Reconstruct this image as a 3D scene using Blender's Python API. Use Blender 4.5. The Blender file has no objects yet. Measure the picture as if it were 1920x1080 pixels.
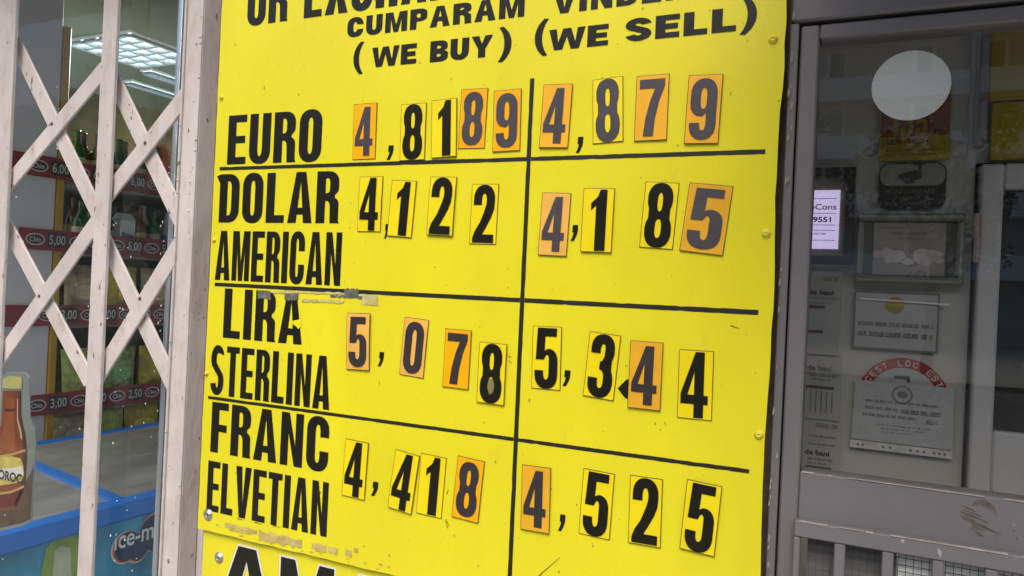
import bpy, math, random
from mathutils import Vector, Matrix
from mathutils.geometry import tessellate_polygon
random.seed(7)
R = math.radians
S = bpy.context.scene
col = S.collection

# ------------------------------------------------------------------ camera, world, sun, exposure
F_PX, YAW, ROLL, PITCH = 1435.0, R(25.285), R(2.65), R(0.052)
CAM = Vector((0.0, -0.7527, 1.55))
def cam_axes():
    ca, sa, cp, sp, cr, sr = math.cos(YAW), math.sin(YAW), math.cos(PITCH), math.sin(PITCH), math.cos(ROLL), math.sin(ROLL)
    r0 = Vector((ca, sa, 0)); fw = Vector((-sa*cp, ca*cp, sp)); u0 = Vector((sa*sp, -ca*sp, cp))
    return cr*r0 + sr*u0, -sr*r0 + cr*u0, fw
AX = cam_axes()
cd = bpy.data.cameras.new('camera'); cam = bpy.data.objects.new('camera', cd); col.objects.link(cam)
cd.sensor_width = 36; cd.lens = F_PX/1920*36; cd.clip_start = 0.02; cd.clip_end = 500
m = Matrix((AX[0], AX[1], -AX[2])).transposed().to_4x4(); m.translation = CAM
cam.matrix_world = m
S.camera = cam

SUN_EL, SUN_AZ = R(52), R(170)          # high, behind the viewer, soft through cloud
w = bpy.data.worlds.new('World'); S.world = w; w.use_nodes = True
nt = w.node_tree; bg = nt.nodes['Background']
sky = nt.nodes.new('ShaderNodeTexSky'); sky.sky_type = 'NISHITA'; sky.sun_disc = False
sky.sun_elevation = SUN_EL; sky.sun_rotation = SUN_AZ; sky.dust_density = 4.0; sky.air_density = 1.0; sky.ozone_density = 0.6
nt.links.new(sky.outputs[0], bg.inputs[0]); bg.inputs[1].default_value = 0.15
sd = bpy.data.lights.new('sun', 'SUN'); sd.energy = 1.3; sd.angle = R(28); sd.color = (1, .95, .88)
sun = bpy.data.objects.new('sun', sd); col.objects.link(sun)
sdir = Vector((math.sin(SUN_AZ)*math.cos(SUN_EL), math.cos(SUN_AZ)*math.cos(SUN_EL), math.sin(SUN_EL)))
sun.rotation_euler = sdir.to_track_quat('Z', 'Y').to_euler(); sun.location = (0, -6, 12)
S.view_settings.view_transform = 'Standard'; S.view_settings.look = 'None'
S.view_settings.exposure = 0.41; S.view_settings.gamma = 1.0

# ------------------------------------------------------------------ survey: a sight line met with a real plane
def ray(px, py): return AX[0]*((px-960)/F_PX) + AX[1]*((540-py)/F_PX) + AX[2]
def PY(px, py, Y):
    k = ray(px, py); t = (Y-CAM.y)/k.y; return (t*k.x, CAM.z+t*k.z)
def PX(px, py, X):
    k = ray(px, py); t = X/k.x; return (CAM.y+t*k.y, CAM.z+t*k.z)
def PZ(px, py, Z):
    k = ray(px, py); t = (Z-CAM.z)/k.z; return (t*k.x, CAM.y+t*k.y)

# ------------------------------------------------------------------ materials
MATS = {}
def lin(c): return tuple(((v/255)/12.92 if v/255 <= .04045 else ((v/255+.055)/1.055)**2.4) for v in c)
def mat(name, c, rough=.5, spec=.5, metal=0, var=.12, vscale=6, bump=.0, bscale=60, specks=0, speck_col=(.02, .018, .012), spscale=140, emit=0, stretch=(1, 1, 1), grime=0, grime_col=(.12, .1, .08), coat=0):
    """painted / printed surface: base colour with patchy variation, specks of dirt, grime and a fine bump"""
    if name in MATS: return MATS[name]
    M = bpy.data.materials.new(name); M.use_nodes = True; t = M.node_tree; N = t.nodes; L = t.links
    b = N['Principled BSDF']; b.inputs['Roughness'].default_value = rough; b.inputs['Specular IOR Level'].default_value = spec
    b.inputs['Metallic'].default_value = metal; b.inputs['Coat Weight'].default_value = coat
    geo = N.new('ShaderNodeNewGeometry')
    mp = N.new('ShaderNodeMapping'); mp.inputs['Scale'].default_value = stretch; L.new(geo.outputs['Position'], mp.inputs['Vector'])
    def noise(sc, det=4, ro=.55):
        n = N.new('ShaderNodeTexNoise'); n.inputs['Scale'].default_value = sc; n.inputs['Detail'].default_value = det; n.inputs['Roughness'].default_value = ro
        L.new(mp.outputs[0], n.inputs['Vector']); return n
    def mix(fac, a, bcol):
        x = N.new('ShaderNodeMix'); x.data_type = 'RGBA'
        if isinstance(fac, float): x.inputs[0].default_value = fac
        else: L.new(fac, x.inputs[0])
        for sock, v in ((x.inputs[6], a), (x.inputs[7], bcol)):
            if isinstance(v, tuple): sock.default_value = (*v, 1)
            else: L.new(v, sock)
        return x.outputs[2]
    def ramp(src, lo, hi):
        r = N.new('ShaderNodeMapRange'); r.inputs[1].default_value = lo; r.inputs[2].default_value = hi; L.new(src, r.inputs[0]); return r.outputs[0]
    cur = c
    if var:
        cur = mix(ramp(noise(vscale).outputs['Fac'], .3, .7), tuple(v*(1-var) for v in c), tuple(min(1, v*(1+var*.7)) for v in c))
    if grime:
        cur = mix(ramp(noise(vscale*3.3, 8, .7).outputs['Fac'], .75-grime*.25, .82), cur, grime_col)
    if specks:
        cur = mix(ramp(noise(spscale, 2, .5).outputs['Fac'], .78-specks*.1, .80-specks*.1), cur, speck_col)
    if isinstance(cur, tuple): b.inputs['Base Color'].default_value = (*cur, 1)
    else: L.new(cur, b.inputs['Base Color'])
    rr = N.new('ShaderNodeMapRange'); rr.inputs[3].default_value = max(.02, rough-.08); rr.inputs[4].default_value = min(1, rough+.1)
    L.new(noise(11).outputs['Fac'], rr.inputs[0]); L.new(rr.outputs[0], b.inputs['Roughness'])
    if bump:
        bn = N.new('ShaderNodeBump'); bn.inputs['Strength'].default_value = bump; bn.inputs['Distance'].default_value = .004
        L.new(noise(bscale, 3).outputs['Fac'], bn.inputs['Height']); L.new(bn.outputs[0], b.inputs['Normal'])
    if emit:
        b.inputs['Emission Strength'].default_value = emit
        if isinstance(cur, tuple): b.inputs['Emission Color'].default_value = (*cur, 1)
        else: L.new(cur, b.inputs['Emission Color'])
    MATS[name] = M; return M
def glass(name, tint=(.9, .93, .91), rough=.0, ior=1.5, dust_haze=.0):
    if name in MATS: return MATS[name]
    M = bpy.data.materials.new(name); M.use_nodes = True; t = M.node_tree; N = t.nodes; L = t.links
    N.remove(N['Principled BSDF']); out = N['Material Output']
    tr = N.new('ShaderNodeBsdfTransparent'); tr.inputs[0].default_value = (*tint, 1)
    gl = N.new('ShaderNodeBsdfGlossy'); gl.inputs['Roughness'].default_value = rough; gl.inputs[0].default_value = (1, 1, 1, 1)
    geo = N.new('ShaderNodeNewGeometry'); mr = N.new('ShaderNodeMapRange'); mr.inputs[3].default_value = ior; mr.inputs[4].default_value = 1/ior
    L.new(geo.outputs['Backfacing'], mr.inputs[0]); fr = N.new('ShaderNodeFresnel'); L.new(mr.outputs[0], fr.inputs[0])
    mx = N.new('ShaderNodeMixShader'); L.new(fr.outputs[0], mx.inputs[0]); L.new(tr.outputs[0], mx.inputs[1]); L.new(gl.outputs[0], mx.inputs[2])
    last = mx.outputs[0]
    if dust_haze:  # pale film: dust plus the reflected haze put into the pane
        df = N.new('ShaderNodeBsdfDiffuse'); df.inputs[0].default_value = (.6, .6, .58, 1)
        nz = N.new('ShaderNodeTexNoise'); nz.inputs['Scale'].default_value = 5; nz.inputs['Detail'].default_value = 8; L.new(geo.outputs['Position'], nz.inputs['Vector'])
        r2 = N.new('ShaderNodeMapRange'); r2.inputs[1].default_value = .3; r2.inputs[2].default_value = .8; r2.inputs[4].default_value = dust_haze; L.new(nz.outputs['Fac'], r2.inputs[0])
        m2 = N.new('ShaderNodeMixShader'); L.new(r2.outputs[0], m2.inputs[0]); L.new(last, m2.inputs[1]); L.new(df.outputs[0], m2.inputs[2]); last = m2.outputs[0]
    L.new(last, out.inputs[0]); MATS[name] = M; return M

yellow_paint = mat('yellow_board_paint', (.77, .70, .019), .27, .45, var=.075, vscale=7, bump=.5, bscale=9, specks=.6, spscale=190, speck_col=(.30, .24, .03), stretch=(1, 1, .45), grime=.55, grime_col=(.66, .585, .035))
black_vinyl = mat('black_vinyl', (.014, .013, .008), .28, .35, var=.2, vscale=30, bump=.05)
line_black = mat('black_line', (.016, .016, .008), .5, .4, var=.2, vscale=30)
white_vinyl = mat('white_vinyl', (.75, .75, .70), .4, var=.05)
card_yellow = mat('card_yellow', (.86, .70, .006), .3, .5, var=.05, vscale=20, bump=.05)
card_edge_shade = mat('card_edge_shade', (.13, .09, .012), .6, var=.2, vscale=80)  # brown edge paint with the rim shadow mixed into the colour
digit_black = mat('digit_black', (.012, .011, .006), .3, .35, var=.2, vscale=30)
digit_grey = mat('digit_faded_sheen', (.062, .054, .060), .4, .5, var=.15, vscale=40)  # sun-faded ink with sky sheen mixed into the grey
digit_brown = mat('digit_faded_brown', (.036, .030, .028), .4, .5, var=.15, vscale=40)
gate_paint = mat('gate_white_paint', (.60, .545, .515), .42, .4, var=.13, vscale=14, bump=.7, bscale=48, specks=.75, spscale=120, speck_col=(.20, .15, .12), stretch=(1, 1, .45), grime=.95, grime_col=(.40, .33, .26))
gate_rust = mat('gate_hinge_grime', (.10, .075, .06), .7, var=.3, vscale=60)
pillar_paint = mat('pillar_grey_paint', (.56, .52, .53), .6, .3, var=.14, vscale=9, bump=.3, bscale=70, specks=.3, spscale=90, speck_col=(.07, .055, .045), stretch=(1, 1, .4), grime=.2, grime_col=(.12, .1, .09))
rust_brown = mat('rusty_edge', (.115, .09, .072), .75, .2, var=.35, vscale=35, bump=.4)
plaster = mat('render_wall', (.33, .31, .29), .8, .2, var=.12, vscale=3, bump=.3)
door_paint = mat('door_grey_paint', (.172, .166, .170), .42, .45, var=.10, vscale=7, bump=.12, bscale=60, specks=.35, spscale=110, speck_col=(.36, .34, .33), stretch=(1, 1, .6), grime=.08, grime_col=(.10, .09, .08))
door_dark = mat('door_gap', (.02, .018, .016), .8, var=0)
worn_edge = mat('worn_paint_edge', (.40, .37, .34), .6, var=.3, vscale=60)
door_glass = glass('door_glass', (.90, .91, .88), .0, 1.82)
shop_glass = glass('shop_glass', (.92, .95, .94), .0, 1.31, dust_haze=.02)
alu = mat('aluminium', (.62, .66, .68), .28, .5, metal=.85, var=.12, vscale=30, bump=.3, bscale=40, stretch=(1, 1, .2))
steel = mat('zinc_steel', (.55, .55, .54), .3, .5, metal=.9, var=.15, vscale=90)
vest_wall = mat('vestibule_wall', (.50, .50, .47), .7, .3, var=.08, vscale=3)

# ------------------------------------------------------------------ mesh helpers
class MB:
    def __init__(s): s.v = []; s.f = []; s.mi = []
    def add(s, vs, fs, mi=0):
        o = len(s.v); s.v += [tuple(v) for v in vs]; s.f += [tuple(i+o for i in f) for f in fs]; s.mi += [mi]*len(fs); return s
    def box(s, x0, x1, y0, y1, z0, z1, mi=0, ch=0):
        if ch <= 0:
            v = [(x, y, z) for z in (z0, z1) for y in (y0, y1) for x in (x0, x1)]
            return s.add(v, [(0, 2, 3, 1), (4, 5, 7, 6), (0, 1, 5, 4), (2, 6, 7, 3), (0, 4, 6, 2), (1, 3, 7, 5)], mi)
        # chamfered box
        c = ch; vs = []; idx = {}
        for sx, X, dx in ((0, x0, 1), (1, x1, -1)):
            for sy, Y, dy in ((0, y0, 1), (1, y1, -1)):
                for sz, Z, dz in ((0, z0, 1), (1, z1, -1)):
                    idx[(sx, sy, sz, 'x')] = len(vs); vs.append((X, Y+dy*c, Z+dz*c))
                    idx[(sx, sy, sz, 'y')] = len(vs); vs.append((X+dx*c, Y, Z+dz*c))
                    idx[(sx, sy, sz, 'z')] = len(vs); vs.append((X+dx*c, Y+dy*c, Z))
        fs = []
        for a in (0, 1):
            fs.append([idx[(a, *p, 'x')] for p in ((0, 0), (1, 0), (1, 1), (0, 1))])
            fs.append([idx[(p[0], a, p[1], 'y')] for p in ((0, 0), (1, 0), (1, 1), (0, 1))])
            fs.append([idx[(*p, a, 'z')] for p in ((0, 0), (1, 0), (1, 1), (0, 1))])
            for b in (0, 1):
                fs.append([idx[(a, b, 0, 'x')], idx[(a, b, 1, 'x')], idx[(a, b, 1, 'y')], idx[(a, b, 0, 'y')]])
                fs.append([idx[(a, 0, b, 'x')], idx[(a, 1, b, 'x')], idx[(a, 1, b, 'z')], idx[(a, 0, b, 'z')]])
                fs.append([idx[(0, a, b, 'y')], idx[(1, a, b, 'y')], idx[(1, a, b, 'z')], idx[(0, a, b, 'z')]])
                for d in (0, 1): fs.append([idx[(a, b, d, k)] for k in 'xyz'])
        return s.add(vs, fs, mi)
    def poly(s, contours, y, mi=0, thick=0):
        """flat shape in the x-z plane facing -y (with optional thickness behind it); contours: outer + holes"""
        flat = [p for c in contours for p in c]
        tris = tessellate_polygon([[Vector((p[0], p[1], 0)) for p in c] for c in contours])
        fs = []
        for t in tris:
            a, b, c = (flat[i] for i in t)
            ar = (b[0]-a[0])*(c[1]-a[1])-(b[1]-a[1])*(c[0]-a[0])
            if abs(ar) < 1e-14: continue
            fs.append(t if ar > 0 else (t[0], t[2], t[1]))
        s.add([(p[0], y, p[1]) for p in flat], fs, mi)
        if thick:
            for c in contours:
                n = len(c)
                s.add([(p[0], y, p[1]) for p in c]+[(p[0], y+thick, p[1]) for p in c], [(i, (i+1) % n, n+(i+1) % n, n+i) for i in range(n)], mi)
        return s
    def tube(s, a, b, r, n=10, mi=0, r2=None):
        a, b = Vector(a), Vector(b); d = (b-a).normalized(); u = d.orthogonal().normalized(); w_ = d.cross(u); r2 = r if r2 is None else r2
        v = [a+(u*math.cos(6.2832*i/n)+w_*math.sin(6.2832*i/n))*r for i in range(n)]+[b+(u*math.cos(6.2832*i/n)+w_*math.sin(6.2832*i/n))*r2 for i in range(n)]
        return s.add(v, [(i, (i+1) % n, n+(i+1) % n, n+i) for i in range(n)]+[tuple(range(n-1, -1, -1)), tuple(range(n, 2*n))], mi)
    def lathe(s, prof, c=(0, 0, 0), n=16, mi=0, axis='z'):
        v = []
        for r, z in prof:
            for i in range(n):
                a = 6.28318*i/n; p = (r*math.cos(a), r*math.sin(a), z)
                if axis == 'y': p = (r*math.cos(a), -z, r*math.sin(a))
                v.append((p[0]+c[0], p[1]+c[1], p[2]+c[2]))
        f = [(j*n+i, j*n+(i+1) % n, (j+1)*n+(i+1) % n, (j+1)*n+i) for j in range(len(prof)-1) for i in range(n)]
        f += [tuple(range(n-1, -1, -1)), tuple((len(prof)-1)*n+i for i in range(n))]
        return s.add(v, f, mi)
    def build(s, name, mats, parent=None, smooth=False, xf=None):
        me = bpy.data.meshes.new(name); me.from_pydata(s.v, [], s.f)
        for mm in (mats if isinstance(mats, (list, tuple)) else [mats]): me.materials.append(mm)
        if any(s.mi): me.polygons.foreach_set('material_index', s.mi)
        if smooth: me.polygons.foreach_set('use_smooth', [True]*len(me.polygons))
        me.update(); o = bpy.data.objects.new(name, me); col.objects.link(o)
        if parent: o.parent = parent
        return o
def tag(o, label=None, cat=None, group=None, kind=None):
    for k, v in (('label', label), ('category', cat), ('group', group), ('kind', kind)):
        if v: o[k] = v
    return o
def thing(name, label, cat, loc=(0, 0, 0), group=None):
    o = bpy.data.objects.new(name, None); col.objects.link(o); o.location = loc; o.empty_display_size = .05
    return tag(o, label, cat, group)
def bar(mb, a, b, wd, y0, y1, ch=.0015, mi=0):
    """flat bar in the x-z plane between two points, depth y0..y1"""
    a, b = Vector((a[0], 0, a[1])), Vector((b[0], 0, b[1])); d = b-a; L = d.length; d.normalize(); n = Vector((-d.z, 0, d.x))
    t = MB().box(0, L, y0, y1, -wd/2, wd/2, ch=ch)
    return mb.add([a+d*v[0]+n*v[2]+Vector((0, v[1], 0)) for v in t.v], t.f, mi)

# ------------------------------------------------------------------ lettering: outlines drawn in a unit box
def arc(cx, cy, rx, ry, a0, a1, n=9, p=2.0):
    out = []
    for i in range(n+1):
        a = R(a0+(a1-a0)*i/n); c, s_ = math.cos(a), math.sin(a)
        out.append((cx+rx*math.copysign(abs(c)**(2/p), c), cy+ry*math.copysign(abs(s_)**(2/p), s_)))
    return out
class Glyphs:
    def __init__(s, v, h, r): s.v, s.h, s.r = v, h, r
    def caps(s, x0, x1, y0, y1, r):
        cx = (x0+x1)/2; rx = (x1-x0)/2; r = min(r, (y1-y0)/2); p = 2.25
        return arc(cx, y0+r, rx, r, 180, 360, 16, p)+arc(cx, y1-r, rx, r, 0, 180, 16, p)
    def get(s, ch):
        v, h, r = s.v, s.h, s.r; ri = max(r-h*.8, .05); V = 1-v; p = 2.25; rx = .5; ix = .5-v
        inner = lambda y0, y1: s.caps(v, V, y0, y1, ri)
        m_ = .5+h/2; n_ = .5-h/2
        if ch == 'I': return v, [[(0, 0), (v, 0), (v, 1), (0, 1)]]
        if ch == 'L': return .86, [[(0, 0), (.86, 0), (.86, h*1.05), (v, h*1.05), (v, 1), (0, 1)]]
        if ch == 'E': return .9, [[(0, 0), (.9, 0), (.9, h), (v, h), (v, n_), (.84, n_), (.84, m_), (v, m_), (v, 1-h), (.9, 1-h), (.9, 1), (0, 1)]]
        if ch == 'F': return .86, [[(0, 0), (v, 0), (v, .42), (.8, .42), (.8, .42+h), (v, .42+h), (v, 1-h), (.86, 1-h), (.86, 1), (0, 1)]]
        if ch == 'T': a = .47-v/2; return .94, [[(a, 0), (a+v, 0), (a+v, 1-h), (.94, 1-h), (.94, 1), (0, 1), (0, 1-h), (a, 1-h)]]
        if ch == 'H': return 1, [[(0, 0), (v, 0), (v, n_), (V, n_), (V, 0), (1, 0), (1, 1), (V, 1), (V, m_), (v, m_), (v, 1), (0, 1)]]
        if ch == 'N': return 1.04, [[(0, 0), (v*.9, 0), (v*.9, .62), (1.04-v*.95, 0), (1.04, 0), (1.04, 1), (1.04-v*.9, 1), (1.04-v*.9, .38), (v*.95, 1), (0, 1)]]
        if ch == 'M':
            W = 1.3; q = v*.88; return W, [[(0, 0), (q, 0), (q, .66), (W/2-q*.42, 0), (W/2+q*.42, 0), (W-q, .66), (W-q, 0), (W, 0), (W, 1), (W-q*1.35, 1), (W/2, .36), (q*1.35, 1), (0, 1)]]
        if ch == 'A':
            W = 1.12; q = v*.98; t = .5*q; k = (W-2*0)/2
            def lx(y): return (W/2-t)*y          # outer left edge
            b0, b1 = h*1.15, h*2.05
            il = lambda y: q*1.02+(W/2-q*1.02)*(y/.86)
            return W, [[(0, 0), (q*1.02, 0), (il(b0)-0, b0), (W-il(b0), b0), (W-q*1.02, 0), (W, 0), (W/2+t*1.15, 1), (W/2-t*1.15, 1)], [(il(b1), b1), (W-il(b1), b1), (W/2, .82)]]
        if ch == 'V': W = 1.1; q = v*1.05; return W, [[(W/2-q*.52, 0), (W/2+q*.52, 0), (W, 1), (W-q, 1), (W/2, .26), (q, 1), (0, 1)]]
        if ch == 'W':
            W = 1.62; q = v*.95; c1 = W*.27; c2 = W*.73
            return W, [[(c1-q*.5, 0), (c1+q*.5, 0), (W/2, .62), (c2-q*.5, 0), (c2+q*.5, 0), (W, 1), (W-q*.95, 1), (c2+.01, .34), (W/2+q*.5, 1), (W/2-q*.5, 1), (c1-.01, .34), (q*.95, 1), (0, 1)]]
        if ch == 'X': W = 1.12; q = v*1.1; return W, [[(0, 0), (q, 0), (W/2, .33), (W-q, 0), (W, 0), (W/2+q*.55, .51), (W-.04, 1), (W-.04-q, 1), (W/2, .69), (q+.04, 1), (.04, 1), (W/2-q*.55, .51)]]
        if ch == 'Y': W = 1.12; q = v*1.05; a = W/2-v/2; return W, [[(a, 0), (a+v, 0), (a+v, .40), (W, 1), (W-q, 1), (W/2, .62), (q, 1), (0, 1), (a, .40)]]
        if ch == 'K': W = 1.1; q = v*1.1; return W, [[(0, 0), (v, 0), (v, .28), (v+.13, .44), (W-q, 0), (W, 0), (v+.36, .60), (W-.04, 1), (W-.04-q, 1), (v, .56), (v, 1), (0, 1)]]
        if ch in 'O0': return 1, [s.caps(0, 1, -.012, 1.012, r), inner(h, 1-h)]
        if ch in 'CG':
            a, b = .37, .63
            o = [(1, b)]+arc(.5, 1.012-r, rx, r, 0, 180, 14, p)+arc(.5, r-.012, rx, r, 180, 360, 14, p)
            if ch == 'G': o += [(1, .5), (.52, .5), (.52, .5-h), (V, .5-h)]
            else: o += [(1, a), (V, a)]
            return 1, [o+arc(.5, h+ri, ix, ri, 360, 180, 10, p)+arc(.5, 1-h-ri, ix, ri, 180, 0, 10, p)+[(V, b)]]
        if ch == 'U': return 1, [[(0, 1)]+arc(.5, r-.012, rx, r, 180, 360, 14, p)+[(1, 1), (V, 1)]+arc(.5, h+ri, ix, ri, 360, 180, 10, p)+[(v, 1)]]
        if ch == 'D': return 1, [[(0, 0)]+arc(.45, r, .55, r, 270, 360, 8, p)+arc(.45, 1-r, .55, r, 0, 90, 8, p)+[(0, 1)], [(v, h)]+arc(.45, h+ri, V-.45, ri, 270, 360, 8, p)+arc(.45, 1-h-ri, V-.45, ri, 0, 90, 8, p)+[(v, 1-h)]]
        if ch == 'P': return .98, [[(0, 0), (v, 0), (v, .38)]+arc(.5, .38+.22, .48, .22, 270, 360, 7, p)+arc(.5, .78, .48, .22, 0, 90, 7, p)+[(0, 1)], [(v, .38+h)]+arc(.48, .5+h*.6, .98-v-.48, .12-h*.1, 270, 360, 6, p)+arc(.48, .9-h*.9, .98-v-.48, .1, 0, 90, 6, p)+[(v, 1-h)]]
        if ch == 'R':
            b = .43
            return 1, [[(0, 0), (v, 0), (v, b), (.46, b)]+arc(.46, b-.12, V-.46+.0, .12, 90, 0, 5)+[(V+.02, 0), (1.03, 0), (.99, .06), (.985, .36)]+arc(.72, .36, .27, .135, 0, 70, 4)+arc(.62, .69, .36, .16, -60, 0, 5, p)+arc(.5, .78, .48, .22, 0, 90, 7, p)+[(0, 1)],
                       [(v, b+h)]+arc(.46, b+h+.09, .98-v-.46, .09, 270, 360, 6, p)+arc(.46, .9-h*.9, .98-v-.46, .1, 0, 90, 6, p)+[(v, 1-h)]]
        if ch == 'B':
            return 1, [[(0, 0)]+arc(.5, .25, .5, .25, 270, 360, 7, p)+arc(.6, .38, .40, .15, 0, 75, 5)+arc(.58, .66, .38, .14, -65, 0, 5)+arc(.5, .78, .46, .22, 0, 90, 7, p)+[(0, 1)],
                       [(v, h)]+arc(.46, h+.1, V-.46, .1, 270, 360, 5, p)+arc(.46, n_-.08, V-.46, .08, 0, 90, 5, p)+[(v, n_)],
                       [(v, m_)]+arc(.46, m_+.07, V-.48, .07, 270, 360, 5, p)+arc(.46, .92-h, V-.48, .08, 0, 90, 5, p)+[(v, 1-h)]]
        if ch == 'S':
            ry = .25-h/4; cy = .25+h/4
            pts = [(.5+(.5-v/2)*math.cos(R(a)), 1.008-cy+ry*math.sin(R(a))) for a in range(8, 216, 12)]
            pts += [(.5+(.5-v/2)*math.cos(R(a)), cy-.008+ry*math.sin(R(a))) for a in range(36, -173, -12)]
            return 1, [s.stroke(pts, v, h)]
        if ch == '(': return .62, [arc(.95, .5, .95, .78, 128, 232, 12)+arc(1.25, .5, .95, .90, 222, 138, 12)]
        if ch == ')': return .62, [[(.62-x, y) for x, y in reversed(s.get('(')[1][0])]]
        if ch == ',': return .42, [[(.0, .34), (.42, .34), (.42, .12), (.20, -.16), (.02, -.16), (.16, .10), (0, .10)]]
        if ch == ' ': return .55, []
        # digits
        if ch == '1': return .62, [[(.60-v*.0, 0), (.60, 1), (.34, 1), (.24, .88), (0, .78), (0, .66), (.60-v-.02, .74), (.60-v-.02, 0)]]
        if ch == '4': return 1.02, [[(.50, 0), (.86, 0), (.86, .205), (1.02, .205), (1.02, .345), (.86, .345), (.86, 1), (.52, 1), (0, .36), (0, .205), (.50, .205)], [(.26, .345), (.50, .345), (.50, .70)]]
        if ch == '7': return 1, [[(0, 1), (1, 1), (1, .87), (.80, .62), (.66, .32), (.60, 0), (.20, 0), (.28, .32), (.44, .62), (.62, .84), (0, .84)][::-1]]
        if ch == '2':
            return 1, [[(0, 0), (1, 0), (1, h*1.05), (.46, h*1.05), (.62, .26), (.86, .45), (.97, .58), (1, .72)]+arc(.5, 1.012-.26, .5, .26, 0, 180, 14, p)+[(0, .66), (v, .66)]+arc(.5, 1-h-.14, ix, .14, 180, 0, 10, p)+[(V-.02, .66), (V-.08, .57), (.34, .36), (.10, .2), (0, .08)]]
        if ch == '5':
            return 1, [[(.10, 1), (.93, 1), (.93, 1-h), (.42, 1-h), (.40, .665), (.52, .69)][::-1][0:0]+[(.10, 1), (.04, .47), (v+.02, .47)]+arc(.53, .48, V-.53, .075, 150, 0, 7)+[(V, .30)]+arc(.5, h+.12, ix, .12, 360, 180, 9, p)+[(v, .29), (0, .29)]+arc(.5, .25-.012, .5, .25, 180, 360, 14, p)+[(1, .40)]+arc(.60, .44, .40, .215, 0, 95, 8, p)+[(.43, .62), (.45, 1-h), (.94, 1-h), (.94, 1)]]
        if ch in '8':
            return 1, [s.outer8(), s.caps(v, V, h, .5-h*.42, .13), s.caps(v+.02, V-.02, .5+h*.45, 1-h, .13)]
        if ch == '3':
            R8 = [q for q in s.outer8() if q[0] >= .5]
            R8.sort(key=lambda q: q[1])
            return 1, [R8+arc(.5, .78, .48, .232, 90, 180, 8, p)+[(.02, .70), (v+.02, .70)]+arc(.5, 1-h-.11, ix-.02, .11, 180, 0, 9, p)+[(V-.03, .66), (V-.10, .585), (.42, .565), (.42, .445), (V-.08, .43), (V, .36)]+arc(.5, h+.12, ix, .12, 360, 180, 9, p)+[(v, .30), (0, .30)]+arc(.5, .25-.012, .5, .25, 180, 268, 7, p)]
        if ch == '9':
            return 1, [[(0, .27)]+arc(.5, .25-.012, .5, .25, 180, 360, 14, p)+arc(.5, 1.012-r, .5, r, 0, 180, 14, p)+[(0, .64)]+arc(.44, .60, .44, .22, 180, 275, 8, p)+[(V-.06, .41), (V, .44), (V, .28)]+arc(.5, h+.12, ix, .12, 360, 180, 9, p)+[(v, .27)], s.caps(v, V, .5, 1-h, .14)]
        raise KeyError(ch)
    def outer8(s):
        out = []
        def hw(y):
            def cap(c, ry, rx): t = abs(y-c)/ry; return rx*(1-t**2.3)**(1/2.3) if t < 1 else 0
            lo = max(cap(.26, .272, .5), .5*(1 if .2 < y < .3 else 0)); hi = max(cap(.76, .252, .47), 0)
            return max(lo, hi, .40 if .35 < y < .65 else 0)
        ys = [-.0119+.0004*0]+[-.0119+i*1.0238/60 for i in range(1, 60)]+[1.0119]
        ys = sorted(set(ys+[-.008, -.002, 1.002, 1.008]))
        Rr = [(.5+hw(y), y) for y in ys]; return Rr+[(1-x, y) for x, y in reversed(Rr)]
    def stroke(s, pts, v, h):
        q = [(x/v, y/h) for x, y in pts]; L, Rr = [], []
        for i, (x, y) in enumerate(q):
            a = q[max(i-1, 0)]; b = q[min(i+1, len(q)-1)]; dx, dy = b[0]-a[0], b[1]-a[1]; l = math.hypot(dx, dy) or 1
            nx, ny = -dy/l*.5, dx/l*.5; L.append(((x+nx)*v, (y+ny)*h)); Rr.append(((x-nx)*v, (y-ny)*h))
        return L+Rr[::-1]
COND = Glyphs(.395, .145, .27); WIDE = Glyphs(.38, .235, .40); TALL = Glyphs(.41, .125, .25)
def layout(text, G, gap=.16):
    x = 0; out = []
    for ch in text:
        wd, cs = G.get(ch)
        if ch in '()': cs = [[(a, .5+(b-.5)*1.22) for a, b in c] for c in cs]
        out += [[[(x+a, b) for a, b in c] for c in cs]] if cs else []
        x += wd+gap
    return x-gap, out
def word(mb, text, G, x0, x1, z0, z1, y, gap=.16, mi=0, skew=0):
    W, gl = layout(text, G, gap); sx = (x1-x0)/W; sz = z1-z0
    for cs in gl:
        mb.poly([[(x0+a*sx+skew*b*sz, z0+b*sz) for a, b in c] for c in cs], y, mi)
    return mb
def words(mb, text, G, LB, RB, LT, Y, y, gap=.16):
    a, b, c = PY(*LB, Y), PY(*RB, Y), PY(*LT, Y)
    z0 = (a[1]+b[1])/2; return word(mb, text, G, a[0], b[0], z0, z0+(c[1]-a[1]), y, gap)
def font_mesh(text, bold=0.0, space=1.0):
    """small print: the built-in font, turned into plain vertices and triangles"""
    c = bpy.data.curves.new('small_print', 'FONT'); c.body = text; c.size = 1; c.offset = bold; c.space_character = space; c.resolution_u = 3; c.fill_mode = 'FRONT' if hasattr(c, 'fill_mode') else c.fill_mode
    o = bpy.data.objects.new('small_print', c); me = o.to_mesh()
    v = [(q.co.x, q.co.y) for q in me.vertices]; f = [tuple(p_.vertices) for p_ in me.polygons]
    o.to_mesh_clear(); bpy.data.objects.remove(o); bpy.data.curves.remove(c)
    return v, f
def print_text(mb, text, x0, x1, z0, z1, place, bold=0.0, mi=0, fit=True):
    v, f = font_mesh(text, bold)
    if not v: return
    ax, bx = min(p[0] for p in v), max(p[0] for p in v); ay, by = min(p[1] for p in v), max(p[1] for p in v)
    sx, sz = (x1-x0)/(bx-ax), (z1-z0)/(by-ay)
    mb.add([place(x0+(p[0]-ax)*sx, z0+(p[1]-ay)*sz) for p in v], f, mi)
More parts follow.
